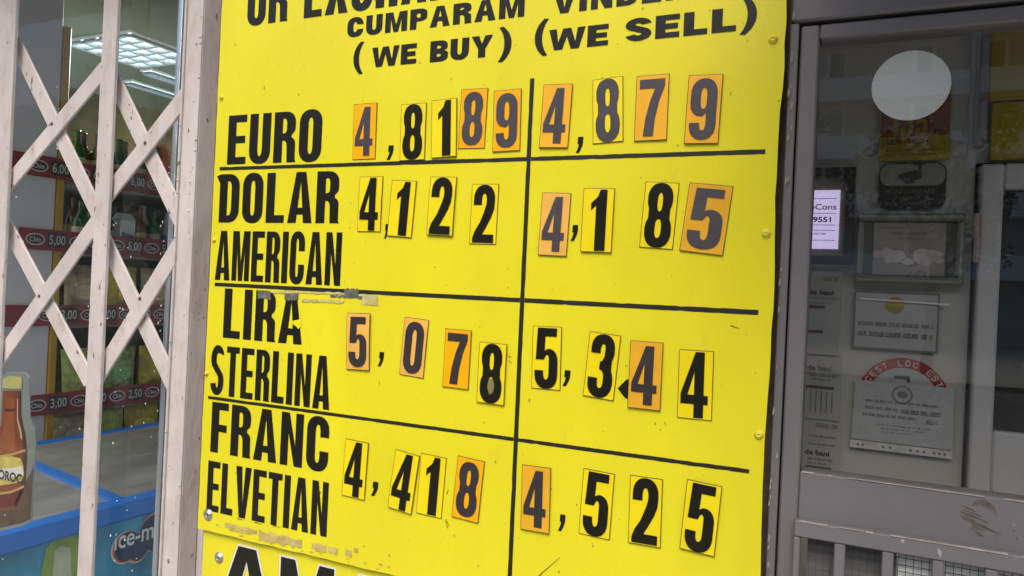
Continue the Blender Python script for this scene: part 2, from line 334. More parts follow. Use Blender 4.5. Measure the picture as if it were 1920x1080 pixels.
def scribble(mb, x0, x1, z0, z1, y, mi=0, dens=.6):
    """a line of print too small to read: rows of letter-sized ticks grouped as words"""
    x = x0; h = z1-z0; G = Glyphs(.26, .17, .3)
    while x < x1-h*.3:
        for k in range(random.randint(3, 9)):
            wd, cs = G.get(random.choice('AEINORSTLUCDEAI')); w_ = h*.40*wd
            if x+w_ > x1: break
            mb.poly([[(x+a/wd*w_, z0+b*h) for a, b in c] for c in cs], y, mi); x += w_+h*.015
        x += h*.45

# ------------------------------------------------------------------ the setting
Z_WALK = 0.0
tag(MB().add([(-60, -3.0, 0), (60, -3.0, 0), (60, .04, 0), (-60, .04, 0)], [(0, 1, 2, 3)]).build('pavement', mat('paving', (.30, .29, .28), .8, .3, var=.15, vscale=2, bump=.3)), kind='structure')
tag(MB().box(-60, 60, -3.15, -3.0, -.13, .004, ch=.01).build('kerb', mat('kerb_stone', (.36, .35, .33), .8, var=.1)), kind='structure')
tag(MB().add([(-250, -250, -.12), (250, -250, -.12), (250, -3.15, -.12), (-250, -3.15, -.12)], [(0, 1, 2, 3)]).build('road', mat('asphalt', (.055, .055, .058), .85, .3, var=.2, vscale=3, bump=.4)), kind='structure')
tag(MB().add([(-80, -18, -.02), (80, -18, -.02), (80, -39.9, -.02), (-80, -39.9, -.02)], [(3, 2, 1, 0)]).build('far_pavement', mat('far_paving', (.28, .27, .26), .85, var=.15, vscale=1)), kind='structure')

YP = .030       # pillar face
YGD = .028     # pane of the door
YG = .10        # panes of the shop window and the door
xpl = PY(347, 100, YP)[0]
BRT_ = -.0858
xpr = -.0792     # right edge of the pillar
YV = .23        # inner wall of the vestibule
bld = thing('shop_building', 'grey rendered shopfront with a display window, a pillar and a glazed entrance', 'shop building', (-.45, .04, 0))
def on(mb, name, mats, par, off, **k):
    """build in world coordinates under a parent that stands at off"""
    mb.v = [(x-off[0], y-off[1], z-off[2]) for x, y, z in mb.v]
    return mb.build(name, mats, par, **k)
BO = (-.45, .04, 0)
on(MB().box(xpl, xpr, YP, .30, 0, 2.6195), 'pillar', pillar_paint, bld, BO)
on(MB().box(BRT_-.012, xpr-.0002, YP-.0022, YP-.0002, .3, 2.1), 'rusty_edge', rust_brown, bld, BO)
on(MB().box(-9, -3.2, YP, .35, 0, 3.6).box(-3.2, 1.9, .031, .18, 2.62, 3.6).box(1.9, 9, YP, .35, 0, 3.6).box(-9, 9, YP, 7, 3.6, 11.0).box(-3.2, xpl, .05, .33, 0, .32), 'wall', plaster, bld, BO)
on(MB().box(-.065, 2.4, -.46, .015, 1.985, 2.10, ch=.01), 'added_shade_canopy', mat('added_shade_canopy_sheet', (.16, .15, .14), .7, var=.1), bld, BO)  # unseen slab added to darken the upper part of the door
on(MB().box(-3.2, -.80, -.15, .029, 2.12, 2.34, ch=.01), 'added_shade_box', mat('added_shade_box_paint', (.30, .28, .27), .6, var=.1), bld, BO)  # unseen box added to shade the top of the pillar
win = on(MB().box(xpl-.002-.02, xpl-.002, .088, .14, .32, 2.62, ch=.002).box(-3.2, xpl-.022, .088, .14, .32, .36).box(-3.2, xpl-.022, .088, .14, 2.58, 2.62).box(-3.2, -3.16, .088, .14, .36, 2.58), 'window', alu, bld, BO)
on(MB().add([(-3.16, YG+.02, .36), (xpl-.022, YG+.02, .36), (xpl-.022, YG+.02, 2.58), (-3.16, YG+.02, 2.58)], [(0, 1, 2, 3)]), 'pane', shop_glass, win, BO)
win.location = (0, 0, 0)
b_ = MB()
b_.box(PY(328, 100, .08)[0], PY(349, 100, .08)[0], .080, .0875, .362, 2.578, ch=.003).box(PY(333, 100, .076)[0], PY(338, 100, .076)[0], .074, .0798, .362, 2.578, ch=.002)
on(b_, 'glazing_bead', alu, win, BO)
# paint splashes and dust spots stuck on the pane
sp = MB()
for k in range(100):
    px, py = random.choice([(random.uniform(0, 330), random.uniform(0, 1080)), (random.uniform(200, 320), random.uniform(400, 1075)), (random.uniform(295, 322), random.uniform(300, 1075))]); x, z = PY(px, py, YG+.019); r_ = random.uniform(.0006, .0017)*(1.9 if random.random() < .08 else 1)
    if x > PY(327, 100, .08)[0]: continue
    a0 = random.uniform(0, 3); st = random.uniform(.5, 1.8)
    sp.poly([[(x+r_*math.cos(a0+j*1.047)*random.uniform(.7, 1.2), z+r_*st*math.sin(a0+j*1.047)*random.uniform(.7, 1.2)) for j in range(6)]], YG+.0192)
on(sp, 'paint_splashes', mat('dried_paint', (.78, .80, .80), .6, var=0), win, BO)

# rooms behind the front
floor_m = mat('shop_floor', (.30, .28, .26), .4, var=.12, vscale=3)
tag(MB().box(-9, 9, .30, 7, -.10, .02).build('shop_floor', floor_m), kind='structure')
on(MB().box(-9, 1.9, .33, 7, 2.72, 2.80), 'ceiling', mat('ceiling_paint', (.115, .13, .09), .8, var=.08, vscale=2), bld, BO)
on(MB().box(-9, -.30, 5.2, 5.3, .02, 2.72).box(-6.0, -5.9, .36, 5.2, .02, 2.72), 'back_wall', mat('shop_back_wall', (.30, .30, .25), .8, var=.15, vscale=1.5), bld, BO)
on(MB().box(-.36, -.30, .301, 5.2, .02, 2.719), 'dividing_wall', mat('divider_paint', (.45, .44, .42), .8, var=.06), bld, BO)

# ------------------------------------------------------------------ the rate board
BT, BB = 2.04, PY(372, 991, 0)[1]
BL, BRt = -.8037, -.0858
BDO = (-.445, .0, 1.6)
board = thing('exchange_rate_board', 'large yellow sheet board of currency exchange rates with black lettering on the pillar', 'sign board', BDO)
def bpart(mb, name, mats, smooth=False): return on(mb, name, mats, board, BDO, smooth=smooth)
# sheet with a slightly uneven edge
random.seed(3)
edge = []
n = 40
for i in range(n+1): edge.append((BL+(BRt-BL)*i/n, BB+random.uniform(-.0006, .0006)))
for i in range(1, n+1): edge.append((BRt+random.uniform(-.0008, .0006)+.0012*math.sin(i*.5), BB+(BT-BB)*i/n))
for i in range(1, n+1): edge.append((BRt+(BL-BRt)*i/n, BT))
for i in range(1, n): edge.append((BL+random.uniform(-.0005, .0005), BT+(BB-BT)*i/n))
bpart(MB().poly([edge], 0.0, 0, thick=.0025).poly([edge], .0025), 'panel', yellow_paint)
bpart(MB().box(BL+.04, BL+.07, .0027, YP-.0005, BB+.03, BT-.03).box(BRt-.05, BRt-.02, .0027, YP-.0005, BB+.03, BT-.03).box(BL+.07, BRt-.05, .0027, YP-.0005, BB+.01, BB+.03), 'batten', rust_brown)
LY = -.0005
G1 = dict(gap=.17)
for t, G, LB, RB, LT, gap in (
    ('OR EXCHANGE', COND, (463.5, 43.5), (955, -12), (467, -42), .16),
    ('CUMPARAM', WIDE, (651, 70), (983, 31.5), (651, 34), .17),
    ('VINDEM', WIDE, (1038, 26), (1303, -4), (1036, -11), .20),
    ('EURO', COND, (425.9, 307.4), (601.5, 303.3), (431.7, 216), .16),
    ('DOLAR', COND, (410, 417), (634, 418.5), (413, 327), .17),
    ('AMERICAN', TALL, (403, 525.5), (637.8, 534.7), (409, 434), .15),
    ('LIRA', COND, (418, 634), (566, 645), (422.6, 542), .17),
    ('STERLINA', TALL, (393.6, 740), (617.5, 767), (397, 648), .17),
    ('FRANC', COND, (394.3, 848.3), (614.5, 884), (399, 754.8), .17),
    ('ELVETIAN', TALL, (387.0, 958), (612.5, 1005), (391, 864.7), .15),
):
    bpart(words(MB(), t, G, LB, RB, LT, 0, LY, gap), 'lettering', black_vinyl)
for t, L0, R0, z0, z1 in ((('(', (664, 130), (688, 130), 139.5, 79), ('WE', (697, 126), (780.5, 119.5), 0, 0), ('BUY', (806, 116.5), (923, 105), 0, 0), (')', (935, 110), (959, 110), 114, 50)),
                          (('(', (1003.5, 100), (1028, 100), 106, 37), ('WE', (1029, 95), (1140, 85), 0, 0), ('SELL', (1172, 80.5), (1380, 57), 0, 0), (')', (1388, 60), (1419, 60), 64.5, -8)))[0:0]: pass
mbp = MB(); words(mbp, 'WE', WIDE, (697, 126), (780.5, 119.5), (697, 89.5), 0, LY, .10); words(mbp, 'BUY', WIDE, (806, 117), (923, 106), (806, 78), 0, LY, .12)
def paren(mb, ch, xl, xr, yb, yt):
    xm = (xl+xr)/2; a = PY(xl, (yb+yt)/2, 0)[0]; b = PY(xr, (yb+yt)/2, 0)[0]; z0 = PY(xm, yb, 0)[1]; z1 = PY(xm, yt, 0)[1]
    cs = COND.get(ch)[1]; xs = [q[0] for q in cs[0]]; ys = [q[1] for q in cs[0]]
    mb.poly([[(a+(q[0]-min(xs))/(max(xs)-min(xs))*(b-a), z0+(q[1]-min(ys))/(max(ys)-min(ys))*(z1-z0)) for q in cs[0]]], LY)
paren(mbp, '(', 663, 682, 139.5, 79); paren(mbp, ')', 935, 959.5, 116, 50)
bpart(mbp, 'lettering', black_vinyl)
mbp = MB(); words(mbp, 'WE', WIDE, (1028.5, 95), (1140, 85), (1028, 56.5), 0, LY, .10); words(mbp, 'SELL', WIDE, (1172, 80), (1380, 57), (1172, 38), 0, LY, .15)
paren(mbp, '(', 1003, 1028, 105.5, 36); paren(mbp, ')', 1388, 1419.5, 64.5, -8)
bpart(mbp, 'lettering', black_vinyl)
# commas painted on the board
cm = MB()
for x0, x1, y0, y1 in ((724.9, 738, 272.8, 299.6), (1079.5, 1093.7, 256.7, 286.6), (720.5, 728.5, 420, 447), (1069.6, 1083.7, 422, 452), (708.4, 720, 660, 687), (1054.5, 1069.5, 694, 724), (695.5, 709.3, 903, 930), (1046.3, 1060, 964, 996)):
    a = PY(x0, (y0+y1)/2, 0); b = PY(x1, (y0+y1)/2, 0); zt = PY((x0+x1)/2, y0, 0)[1]; zb = PY((x0+x1)/2, y1, 0)[1]
    W_ = b[0]-a[0]; H_ = zt-zb
    cm = MB(); cm.poly([[(a[0]+u*W_, zb+q*H_) for u, q in ((.28, 1), (1, 1), (.98, .62), (.86, .38), (.5, 0), (.05, 0), (.30, .26), (.46, .55), (.24, .55))]], LY); bpart(cm, 'comma', black_vinyl)
x, z = PY(1169, 729, 0); cm = MB(); cm.poly([[(x-.006, z), (x+.003, z+.010), (x+.009, z+.010), (x+.009, z-.010), (x+.002, z-.009)]], LY)
bpart(cm, 'comma_scrap', black_vinyl)
# ruled lines: three across, one down, with little breaks and ragged edges
def ragged(mb, a, b, th, seg=46, jag=.0002):
    d = Vector((b[0]-a[0], b[1]-a[1])); L = d.length; d.normalize(); nn = Vector((-d.y, d.x)); up = []; dn = []
    for i in range(seg+1):
        p_ = Vector(a)+d*L*i/seg; k = jag*(3 if random.random() < .12 else 1)
        up.append(p_+nn*(th/2+random.uniform(-k, k*.3))); dn.append(p_-nn*(th/2+random.uniform(-k, k*.3)))
    mb.poly([[tuple(q) for q in dn+up[::-1]]], LY+.0002)
for a, b, th in (((412, 316.5), (1435, 284.3), .0046), ((403, 533), (1422, 586), .0050), ((390.5, 745), (1405, 884), .0042)):
    mbl = MB(); p0, p1 = PY(*a, 0), PY(*b, 0)
    ragged(mbl, p0, (-.3452, p0[1]+(p1[1]-p0[1])*.63), th); ragged(mbl, (-.3399, p0[1]+(p1[1]-p0[1])*.64), p1, th)
    bpart(mbl, 'rule_line', line_black)
mbl = MB(); ragged(mbl, (-.3422, BB+.002), (-.3428, PY(998, 147, 0)[1]), .0052, 60, .0002); bpart(mbl, 'rule_line', line_black)
# old sticky tape, scraped paint and scuffs
tape_m = mat('old_tape', (.58, .52, .20), .22, .6, var=.25, vscale=60, bump=.6, bscale=120)
PL = [0]
tape_clear = mat('clear_tape', (.17, .165, .135), .2, .7, var=.5, vscale=70, bump=.6, bscale=120)
def patch(mb, px0, px1, py0, py1, jag, mi=0, n=14, slope=.055):
    top = []; bot = []
    for i in range(n+1):
        xx = px0+(px1-px0)*i/n; s0 = slope*(xx-px0)
        top.append(PY(xx, py0+s0+random.uniform(-jag, jag), 0)); bot.append(PY(xx, py1+s0+random.uniform(-jag, jag), 0))
    PL[0] += 1; mb.poly([bot+top[::-1]], LY-.0001-.00002*PL[0], mi)
for a_ in ((646, 673, 541, 556, 2.5, .055, tape_clear), (678, 709, 552, 571, 2.0, .055, tape_m), (566, 646, 561, 566, 1.6, .03, tape_m), (484, 508, 545, 560, 2.5, .055, tape_clear), (534, 560, 546, 562, 2.5, .055, tape_clear), (508, 645, 545.5, 549, 1.2, .02, tape_m), (620, 680, 553, 557, 1.5, .05, tape_clear)):
    tp = MB(); patch(tp, *a_[:5], slope=a_[5]); bpart(tp, 'tape_remnant', a_[6])
scr = mat('scraped_paint', (.54, .43, .15), .7, .2, var=.3, vscale=60, bump=.3, bscale=150)
for a_ in ((422, 482, 980, 987, 1.6, .235), (486, 566, 995, 1012, 3.2, .21), (585, 612, 1018, 1030, 3, .2), (616, 634, 1025, 1036, 3, .2), (648, 660, 1030, 1040, 2.5, .2), (664, 672, 1027, 1034, 2, .2), (430, 470, 990, 993, 1, .23)):
    tp = MB(); patch(tp, *a_[:5], slope=a_[5]); bpart(tp, 'scraped_patch', scr)
random.seed(31)
for k in range(14):
    px = random.uniform(400, 800); py = 985+(px-400)*.235+random.uniform(-6, 8); tp = MB(); patch(tp, px, px+random.uniform(3, 9), py, py+random.uniform(1, 2.2), .5, n=4, slope=.22); bpart(tp, 'scraped_patch', scr)
# torn vinyl: a bite out of the A of LIRA and the lifted corner of the D of DOLAR
tp = MB(); tp.poly([[PY(*p_, 0) for p_ in ((549, 602), (556, 600), (566, 598), (566, 612), (560, 617), (556, 612), (549, 607))]], LY-.0004); bpart(tp, 'torn_spot', yellow_paint)
tp = MB(); tp.poly([[PY(*p_, 0) for p_ in ((408, 330.5), (414, 327.5), (420, 327.2), (416, 345), (412, 341))]], LY-.0002); bpart(tp, 'lifted_corner', black_vinyl)
sc = MB()
for px, py, dx, dy in ((836, 974, 8, 14), (840, 990, -5, -14), (838, 926, 3, -9), (1010, 1080, 40, -35), (700, 558, 4, 2), (954, 668, 6, 2), (955, 676, 5, 6), (1370, 610, 16, 6), (445, 972, 12, 3), (478, 979, 14, 4), (512, 985, 14, 4)):
    a, b = PY(px, py, 0), PY(px+dx, py+dy, 0); d = Vector(b)-Vector(a); nn = Vector((-d.y, d.x)).normalized()*.0006
    sc.poly([[(a[0]-nn.x, a[1]-nn.y), (b[0]-nn.x*.3, b[1]-nn.y*.3), (b[0]+nn.x*.3, b[1]+nn.y*.3), (a[0]+nn.x, a[1]+nn.y)]], LY)
for k in range(60):
    px, py = random.uniform(430, 1420), random.uniform(100, 1060); x, z = PY(px, py, 0); r_ = random.uniform(.0003, .0008)
    if abs(x+.3425) < .004: continue
    sc.poly([[(x+r_*math.cos(j*1.26), z+r_*math.sin(j*1.26)) for j in range(5)]], LY+.0003)
bpart(sc, 'scuff_marks', mat('scuff', (.16, .125, .02), .7, var=.3, vscale=50))
def screw(px, py, m_, r_, name='screw', par=None, y=0.0):
    x, z = PY(px, py, y)
    prof = [(r_*1.25, 0), (r_*1.25, .0008), (r_, .0012), (r_*.93, .0022), (r_*.6, .0034), (r_*.42, .0036), (r_*.36, .0028)]
    return (bpart if par is None else par)(MB().lathe(prof, (x, y, z), 14, axis='y'), name, m_, smooth=True)
yscrew = mat('painted_screw', (.76, .65, .05), .4, var=.15, vscale=90)
for px, py in ((1450, 74), (1437, 438), (1423, 815), (416, 183), (402, 450), (388, 700)): screw(px, py, yscrew, .0036 if px > 1000 else .0026)
screw(390.5, 965, steel, .0064)

# ------------------------------------------------------------------ the board underneath
Y2 = .006
B2O = (-.44, Y2, 1.0)
low = thing('yellow_sign_board', 'lower yellow sign board with white edged black letters under the rate board', 'sign board', B2O)
def lpart(mb, name, mats, smooth=False): return on(mb, name, mats, low, B2O, smooth=smooth)
x2l = PY(379.5, 1040, Y2)[0]
lpart(MB().box(x2l, BRt-.004, Y2, Y2+.004, .80, BB-.0022+.0, ch=.0006), 'panel', yellow_paint)
lpart(MB().box(x2l-.0075, x2l-.0005, Y2+.006, YP-.0005, .80, BB-.002), 'edge_strip', mat('pink_undercoat', (.46, .36, .31), .8, var=.3, vscale=40))
zt2 = PY(463, 1027, Y2)[1]; zb2 = zt2-.098
for layer, (m_, grow, yy) in enumerate(((white_vinyl, .0024, Y2-.0004), (black_vinyl, 0, Y2-.0008))):
    for ch, xa, xb in (('A', 408, 520), ('M', 527, 628), ('A', 636, 752), ('N', 762, 862), ('E', 874, 958), ('T', 968, 1060)):
        x0 = PY(xa, 1060, Y2)[0]; x1 = PY(xb, 1060, Y2)[0]
        Gx = Glyphs(.30, .17, .3); W, gl = layout(ch, Gx)
        mb = MB()
        for cs in gl:
            out = []
            for ci, c in enumerate(cs):
                pts = [Vector((x0+a/W*(x1-x0), zb2+b*(zt2-zb2))) for a, b in c]
                if grow:
                    ar = sum(pts[i].x*pts[(i+1) % len(pts)].y-pts[(i+1) % len(pts)].x*pts[i].y for i in range(len(pts)))
                    sg = 1 if ar > 0 else -1; sg = sg if ci == 0 else -sg
                    new = []
                    for i, p_ in enumerate(pts):
                        e1 = (p_-pts[i-1]).normalized(); e2 = (pts[(i+1) % len(pts)]-p_).normalized()
                        nn = Vector((e1.y+e2.y, -e1.x-e2.x)); nn.normalize(); k = max(.5, nn.dot(Vector((e1.y, -e1.x))))
                        new.append(p_+nn*sg*grow/k)
                    pts = new
                out.append([tuple(q) for q in pts])
            mb.poly(out, yy)
        o = lpart(mb, 'letter_outline' if grow else 'lettering', m_)
screw(411, 1045.5, steel, .0060, par=lpart, y=Y2)

# ------------------------------------------------------------------ number cards
def corners(*c): return c
ORA = [mat('card_orange', (.90, .43, .004), .4, .25, var=.08, vscale=25), mat('card_faded_orange', (.88, .45, .03), .4, .25, var=.08, vscale=25), mat('card_peach', (.82, .45, .085), .45, .25, var=.10, vscale=25), mat('card_dull_orange', (.78, .41, .025), .4, .25, var=.10, vscale=25)]
row = lambda nm, side: f'the {nm} {side} rate'
CARDS = [
 ('4', 1, 0, 'g', 'narrow orange card with grey digit 4 beginning the euro buying rate', (662.9, 194.7), (706.1, 192.8), (702.9, 297.7), (660.3, 299.6)),
 ('8', 0, 0, 'k', 'yellow card with black digit 8 right after the comma of the euro buying rate', (751.3, 194.7), (798.8, 193.7), (795.9, 299.8), (750.4, 301)),
 ('1', 0, 0, 'k', 'yellow card with black digit 1 between two eights in the euro buying rate', (809.4, 188), (856.3, 184), (856.3, 293), (808.5, 297)),
 ('8', 1, 0, 'g', 'orange card with grey digit 8 set high in the euro buying rate', (864.3, 167), (914.4, 164.7), (907.9, 278.3), (858.5, 278.3)),
 ('9', 1, 0, 'g', 'orange card with grey digit 9 ending the euro buying rate beside the vertical line', (926.3, 170.2), (977.3, 166), (974.8, 281.6), (922.5, 285.4)),
 ('4', 1, 1, 'g', 'orange card with grey digit 4 beginning the euro selling rate', (1020, 158.9), (1074.4, 156.7), (1064.7, 277.1), (1010.3, 277.1)),
 ('8', 0, 0, 'g', 'yellow card with faded grey digit 8 in the euro selling rate', (1110.2, 148.5), (1167.6, 143), (1168.5, 264), (1111, 270.5)),
 ('7', 1, 1, 'g', 'faded orange card with grey digit 7 in the euro selling rate', (1194.2, 142.7), (1255.3, 137.5), (1250, 262.1), (1188, 265.2)),
 ('9', 1, 1, 'g', 'faded orange card with grey digit 9 ending the euro selling rate', (1292.9, 141.5), (1356, 138.4), (1347.3, 268.9), (1281.3, 270)),
 ('4', 0, 0, 'k', 'yellow card with black digit 4 beginning the dollar buying rate', (673.2, 330.7), (717.8, 330.7), (712, 435), (670, 434)),
 ('1', 0, 0, 'k', 'yellow card with black digit 1 in the dollar buying rate', (734.6, 336.5), (780.7, 339.7), (771, 446), (725.8, 442)),
 ('2', 0, 0, 'k', 'yellow card with black digit 2 set higher of the two in the dollar buying rate', (807.2, 330.7), (857.3, 332.3), (848.2, 443), (800.7, 440.8)),
 ('2', 0, 0, 'k', 'yellow card with black digit 2 set lower, ending the dollar buying rate', (884.7, 345.2), (935.4, 344.2), (928.3, 458.9), (879.2, 457.2)),
 ('4', 1, 2, 'g', 'pale peach card with grey digit 4 beginning the dollar selling rate', (1017, 360.5), (1071.1, 362), (1061.7, 480.4), (1008.2, 478.5)),
 ('1', 0, 0, 'k', 'yellow card with black digit 1 in the dollar selling rate', (1094.7, 352.9), (1153.6, 352.9), (1145.8, 473.8), (1088.5, 472.2)),
 ('8', 0, 0, 'k', 'tilted yellow card with black digit 8 in the dollar selling rate', (1211.2, 340.3), (1273.6, 342.5), (1261, 467.8), (1197, 463.7)),
 ('5', 1, 3, 'g', 'largest card of the board, tilted and orange with grey digit 5', (1293, 341.9), (1375, 348.8), (1355.1, 479.5), (1273.3, 470)),
 ('5', 1, 2, 'b', 'pale peach card with dark digit 5 beginning the sterling buying rate', (651.6, 586.7), (695.6, 587.1), (691.6, 694.9), (648.9, 692.9)),
 ('0', 1, 2, 'b', 'peach card with digit 0, the only zero on the board', (758.2, 594.4), (803.8, 600), (792.7, 710), (747.8, 702.2)),
 ('7', 1, 0, 'b', 'deep orange card with digit 7 in the sterling buying rate', (835.1, 616), (884.9, 619.6), (876.7, 731.1), (828.9, 724.9)),
 ('8', 0, 0, 'k', 'yellow card with black digit 8 ending the sterling buying rate, grey spot inside', (899.6, 640.4), (951.8, 645.6), (944.4, 760.4), (893.3, 754.4)),
 ('5', 0, 0, 'k', 'yellow card with black digit 5 beginning the sterling selling rate', (998.7, 610.6), (1053.3, 613.3), (1049.6, 732.8), (995.5, 728.1)),
 ('3', 0, 0, 'k', 'tilted yellow card with digit 3, the only three on the board', (1106.5, 620.7), (1164, 630), (1150, 751.7), (1091.7, 742)),
 ('4', 1, 3, 'b', 'dull orange card with dark digit 4 in the sterling selling rate', (1182.5, 637.9), (1244, 642.5), (1238, 770.7), (1176.4, 763.8)),
 ('4', 0, 0, 'k', 'yellow card with black digit 4 ending the sterling selling rate', (1271.8, 654), (1338, 659.6), (1334.3, 790.6), (1270.4, 782.7)),
 ('4', 0, 0, 'k', 'yellow card with black digit 4 beginning the Swiss franc buying rate', (647.9, 822.7), (692.2, 830.2), (681.4, 938.5), (639.7, 928.6)),
 ('4', 0, 0, 'k', 'tilted yellow card with black digit 4 after the comma of the Swiss franc buying rate', (743.7, 842.4), (786.4, 854.8), (771.6, 965.7), (725.7, 950)),
 ('1', 0, 0, 'k', 'yellow card with black digit 1 in the Swiss franc buying rate', (789, 848.9), (836.5, 859.8), (826.4, 973), (779, 962.4)),
 ('8', 1, 0, 'b', 'orange card with dark digit 8 ending the Swiss franc buying rate', (858.5, 854.2), (908.7, 865.7), (895.6, 981.8), (846.4, 968.7)),
 ('4', 1, 3, 'b', 'dull orange card with dark digit 4 beginning the Swiss franc selling rate', (979.3, 870.7), (1033, 877.6), (1030.2, 1001.2), (975.5, 992)),
 ('5', 0, 0, 'k', 'yellow card with black digit 5 after the comma of the Swiss franc selling rate', (1093.6, 878.6), (1152.4, 888.8), (1142.2, 1014.2), (1084.3, 1000.3)),
 ('2', 0, 0, 'k', 'yellow card with black digit 2 in the Swiss franc selling rate', (1181.5, 890.1), (1242.2, 899.4), (1238.5, 1028), (1177.4, 1017.4)),
 ('5', 0, 0, 'k', 'yellow card with black digit 5 ending the Swiss franc selling rate', (1288.9, 898.5), (1355.1, 911.9), (1338.9, 1043.8), (1274, 1028)),
]
DG = Glyphs(.385, .14, .27); DM = {'k': digit_black, 'g': digit_grey, 'b': digit_brown}
prev_right = -9; prev_z = 0; cnt = 0
for dch, isor, tone, dk, label, TL, TR, BR_, BL_ in CARDS:
    q = [Vector(PY(*p_, -.002)) for p_ in (TL, TR, BR_, BL_)]
    c = (q[0]+q[1]+q[2]+q[3])/4; ex = ((q[1]-q[0])+(q[2]-q[3]))/2; ez = ((q[0]-q[3])+(q[1]-q[2]))/2
    Wc, Hc = ex.length, ez.length
    ang = (math.atan2(ex.y, ex.x)*.4+(math.atan2(ez.y, ez.x)-math.pi/2)*.6)
    yy = -.0012-(cnt % 3)*.0007; cnt += 1
    hw, hh = Wc/2, Hc/2
    o = MB()
    e = .0007
    rim = [(-hw, -hh), (hw, -hh), (hw, hh), (-hw, hh)]
    # slightly bowed card: the face in strips, dark rim all round with edge shadow in its colour
    nb = 8; bow = random.uniform(-.0004, .0007)
    vs = []; fs = []
    for i in range(nb+1):
        zz = -hh+e+(2*hh-2*e)*i/nb; b0 = bow*(1-(2*i/nb-1)**2)
        vs += [(-hw+e, -b0, zz), (hw-e, -b0, zz)]
    o.add(vs, [(2*i, 2*i+1, 2*i+3, 2*i+2) for i in range(nb)], 0)
    rv = []
    for i in range(nb+1):
        zz = -hh+(2*hh)*i/nb; b0 = bow*(1-(2*i/nb-1)**2); zi = -hh+e+(2*hh-2*e)*i/nb
        rv += [(-hw, .0002-b0, zz), (-hw+e, -b0, zi), (hw-e, -b0, zi), (hw, .0002-b0, zz), (-hw, .0011-b0, zz), (hw, .0011-b0, zz)]
    ff = []
    for i in range(nb):
        a = 6*i; b = a+6
        ff += [(a, a+1, b+1, b), (a+2, a+3, b+3, b+2), (a+4, a, b, b+4), (a+3, a+5, b+5, b+3)]
    T_ = 6*nb; ff += [(0, 3, 2, 1), (T_+1, T_+2, T_+3, T_), (4, 5, 3, 0), (T_, T_+3, T_+5, T_+4)]
    o.add(rv, ff, 1)
    card = o.build('number_card', [ORA[tone] if isor else card_yellow, card_edge_shade])
    card.location = (c.x, yy, c.y); card.rotation_euler = (random.uniform(-.004, .012), -ang, random.uniform(-.012, .012))
    tag(card, label, 'number card', 'loose digit cards on the rate board')
    wd, cs = DG.get(dch)
    dh = Hc*(.865 if isor else .95); dw = Wc*(.77 if isor else .79)*(1 if wd > .8 else .66)
    dx = {'1': .04, '4': -.02}.get(dch, 0)*Wc
    d = MB()
    cs2 = []
    for cc in cs:
        cs2.append([(dx+(a/wd-.5)*dw, (b-.5)*dh) for a, b in cc])
    d.poly(cs2, -.0005-max(bow, 0))
    dm = DM[dk]
    dg = d.build('digit', dm, card)
    if 'grey spot' in label:
        MB().poly([[(.0005+.0042*math.cos(a*.45), -Hc*.205+.0085*math.sin(a*.45)) for a in range(14)]], -.0009-max(bow, 0)).build('grey_spot', mat('pencil_smudge', (.22, .20, .07), .6, var=.3, vscale=90), card)

# ------------------------------------------------------------------ folding gate over the shop window
YF = .0
gate = thing('folding_gate', 'white painted steel folding gate with crossed lattice bars over the shop window', 'security gate', (PY(190, 540, YF)[0], YF, .05))
GO = tuple(gate.location)
def gpart(mb, name, mats=gate_paint): return on(mb, name, mats, gate, GO)
def xat(px, py, Y=YF): return PY(px, py, Y)[0]
chan = []
for (a, b) in (((2, 0), (38, 0)), ((197.5, 0), (228.5, 0))):
    x0, x1 = xat(*a), xat(*b); chan.append((x0, x1))
    x1 = PY(b[0], b[1], YF+.004)[0]; mb = MB().box(x0, x1, YF-.003, YF+.004, .06, 2.58, ch=.0014)
    gpart(mb, 'channel')
# end post: flat face with a raised lip on each side
e0, e1 = xat(352, 0), xat(385, 0)
pe = MB().box(e0, e1, YF-.001, YF+.029, .02, 2.60, ch=.001).box(e0, e0+.0030, YF-.005, YF-.0012, .02, 2.60, ch=.0008).box(e1-.0085, e1, YF-.0035, YF-.0012, .02, 2.60, ch=.001)
pe.box(e0-.012, e0-.005, YF+.020, YF+.0345, .02, 2.60, ch=.001)
gpart(pe, 'end_post')
# drips and knobs of old paint along the post
kn = MB()
for k in range(46):
    z = random.uniform(1.0, 2.05); xx = random.choice([e0+.002, e1-.009, e1-.002, e0-.006]); yb = YF-.0050 if xx < e0+.003 and xx > e0 else (YF-.0035 if xx > e0 else YF+.019)
    r_ = random.uniform(.0008, .0022); kn.lathe([(r_, -.001), (r_*.8, r_*.4), (r_*.3, r_*.8)], (xx, yb, z), 7, axis='y')
gpart(kn, 'paint_drips')
chan_A, chan_B = chan; chan_C = (e0, e1)
def mid(c): return (c[0]+c[1])/2
def lat(p0, p1, y0, wd):
    mb = MB(); bar(mb, p0, p1, wd, y0, y0+.004, ch=.0008); return gpart(mb, 'lattice_bar')
def zat(px, py, Y=YF): return PY(px, py, Y)[1]
wA, wB = .0295, .0295
# pivots on each upright (heights)
def bl(p0, p1, y): lat((PY(*p0, y)[0], PY(*p0, y)[1]), (PY(*p1, y)[0], PY(*p1, y)[1]), y, .0265)
yb_, yf_ = YF+.013, YF+.0065
# rear bars "\" then front bars "/", left bay
bl((20, 65), (180, 398), yb_); bl((5, 412), (166, 716), yb_)
bl((201, 120), (8, 352), yf_); bl((187, 405), (-14, 690), yf_)
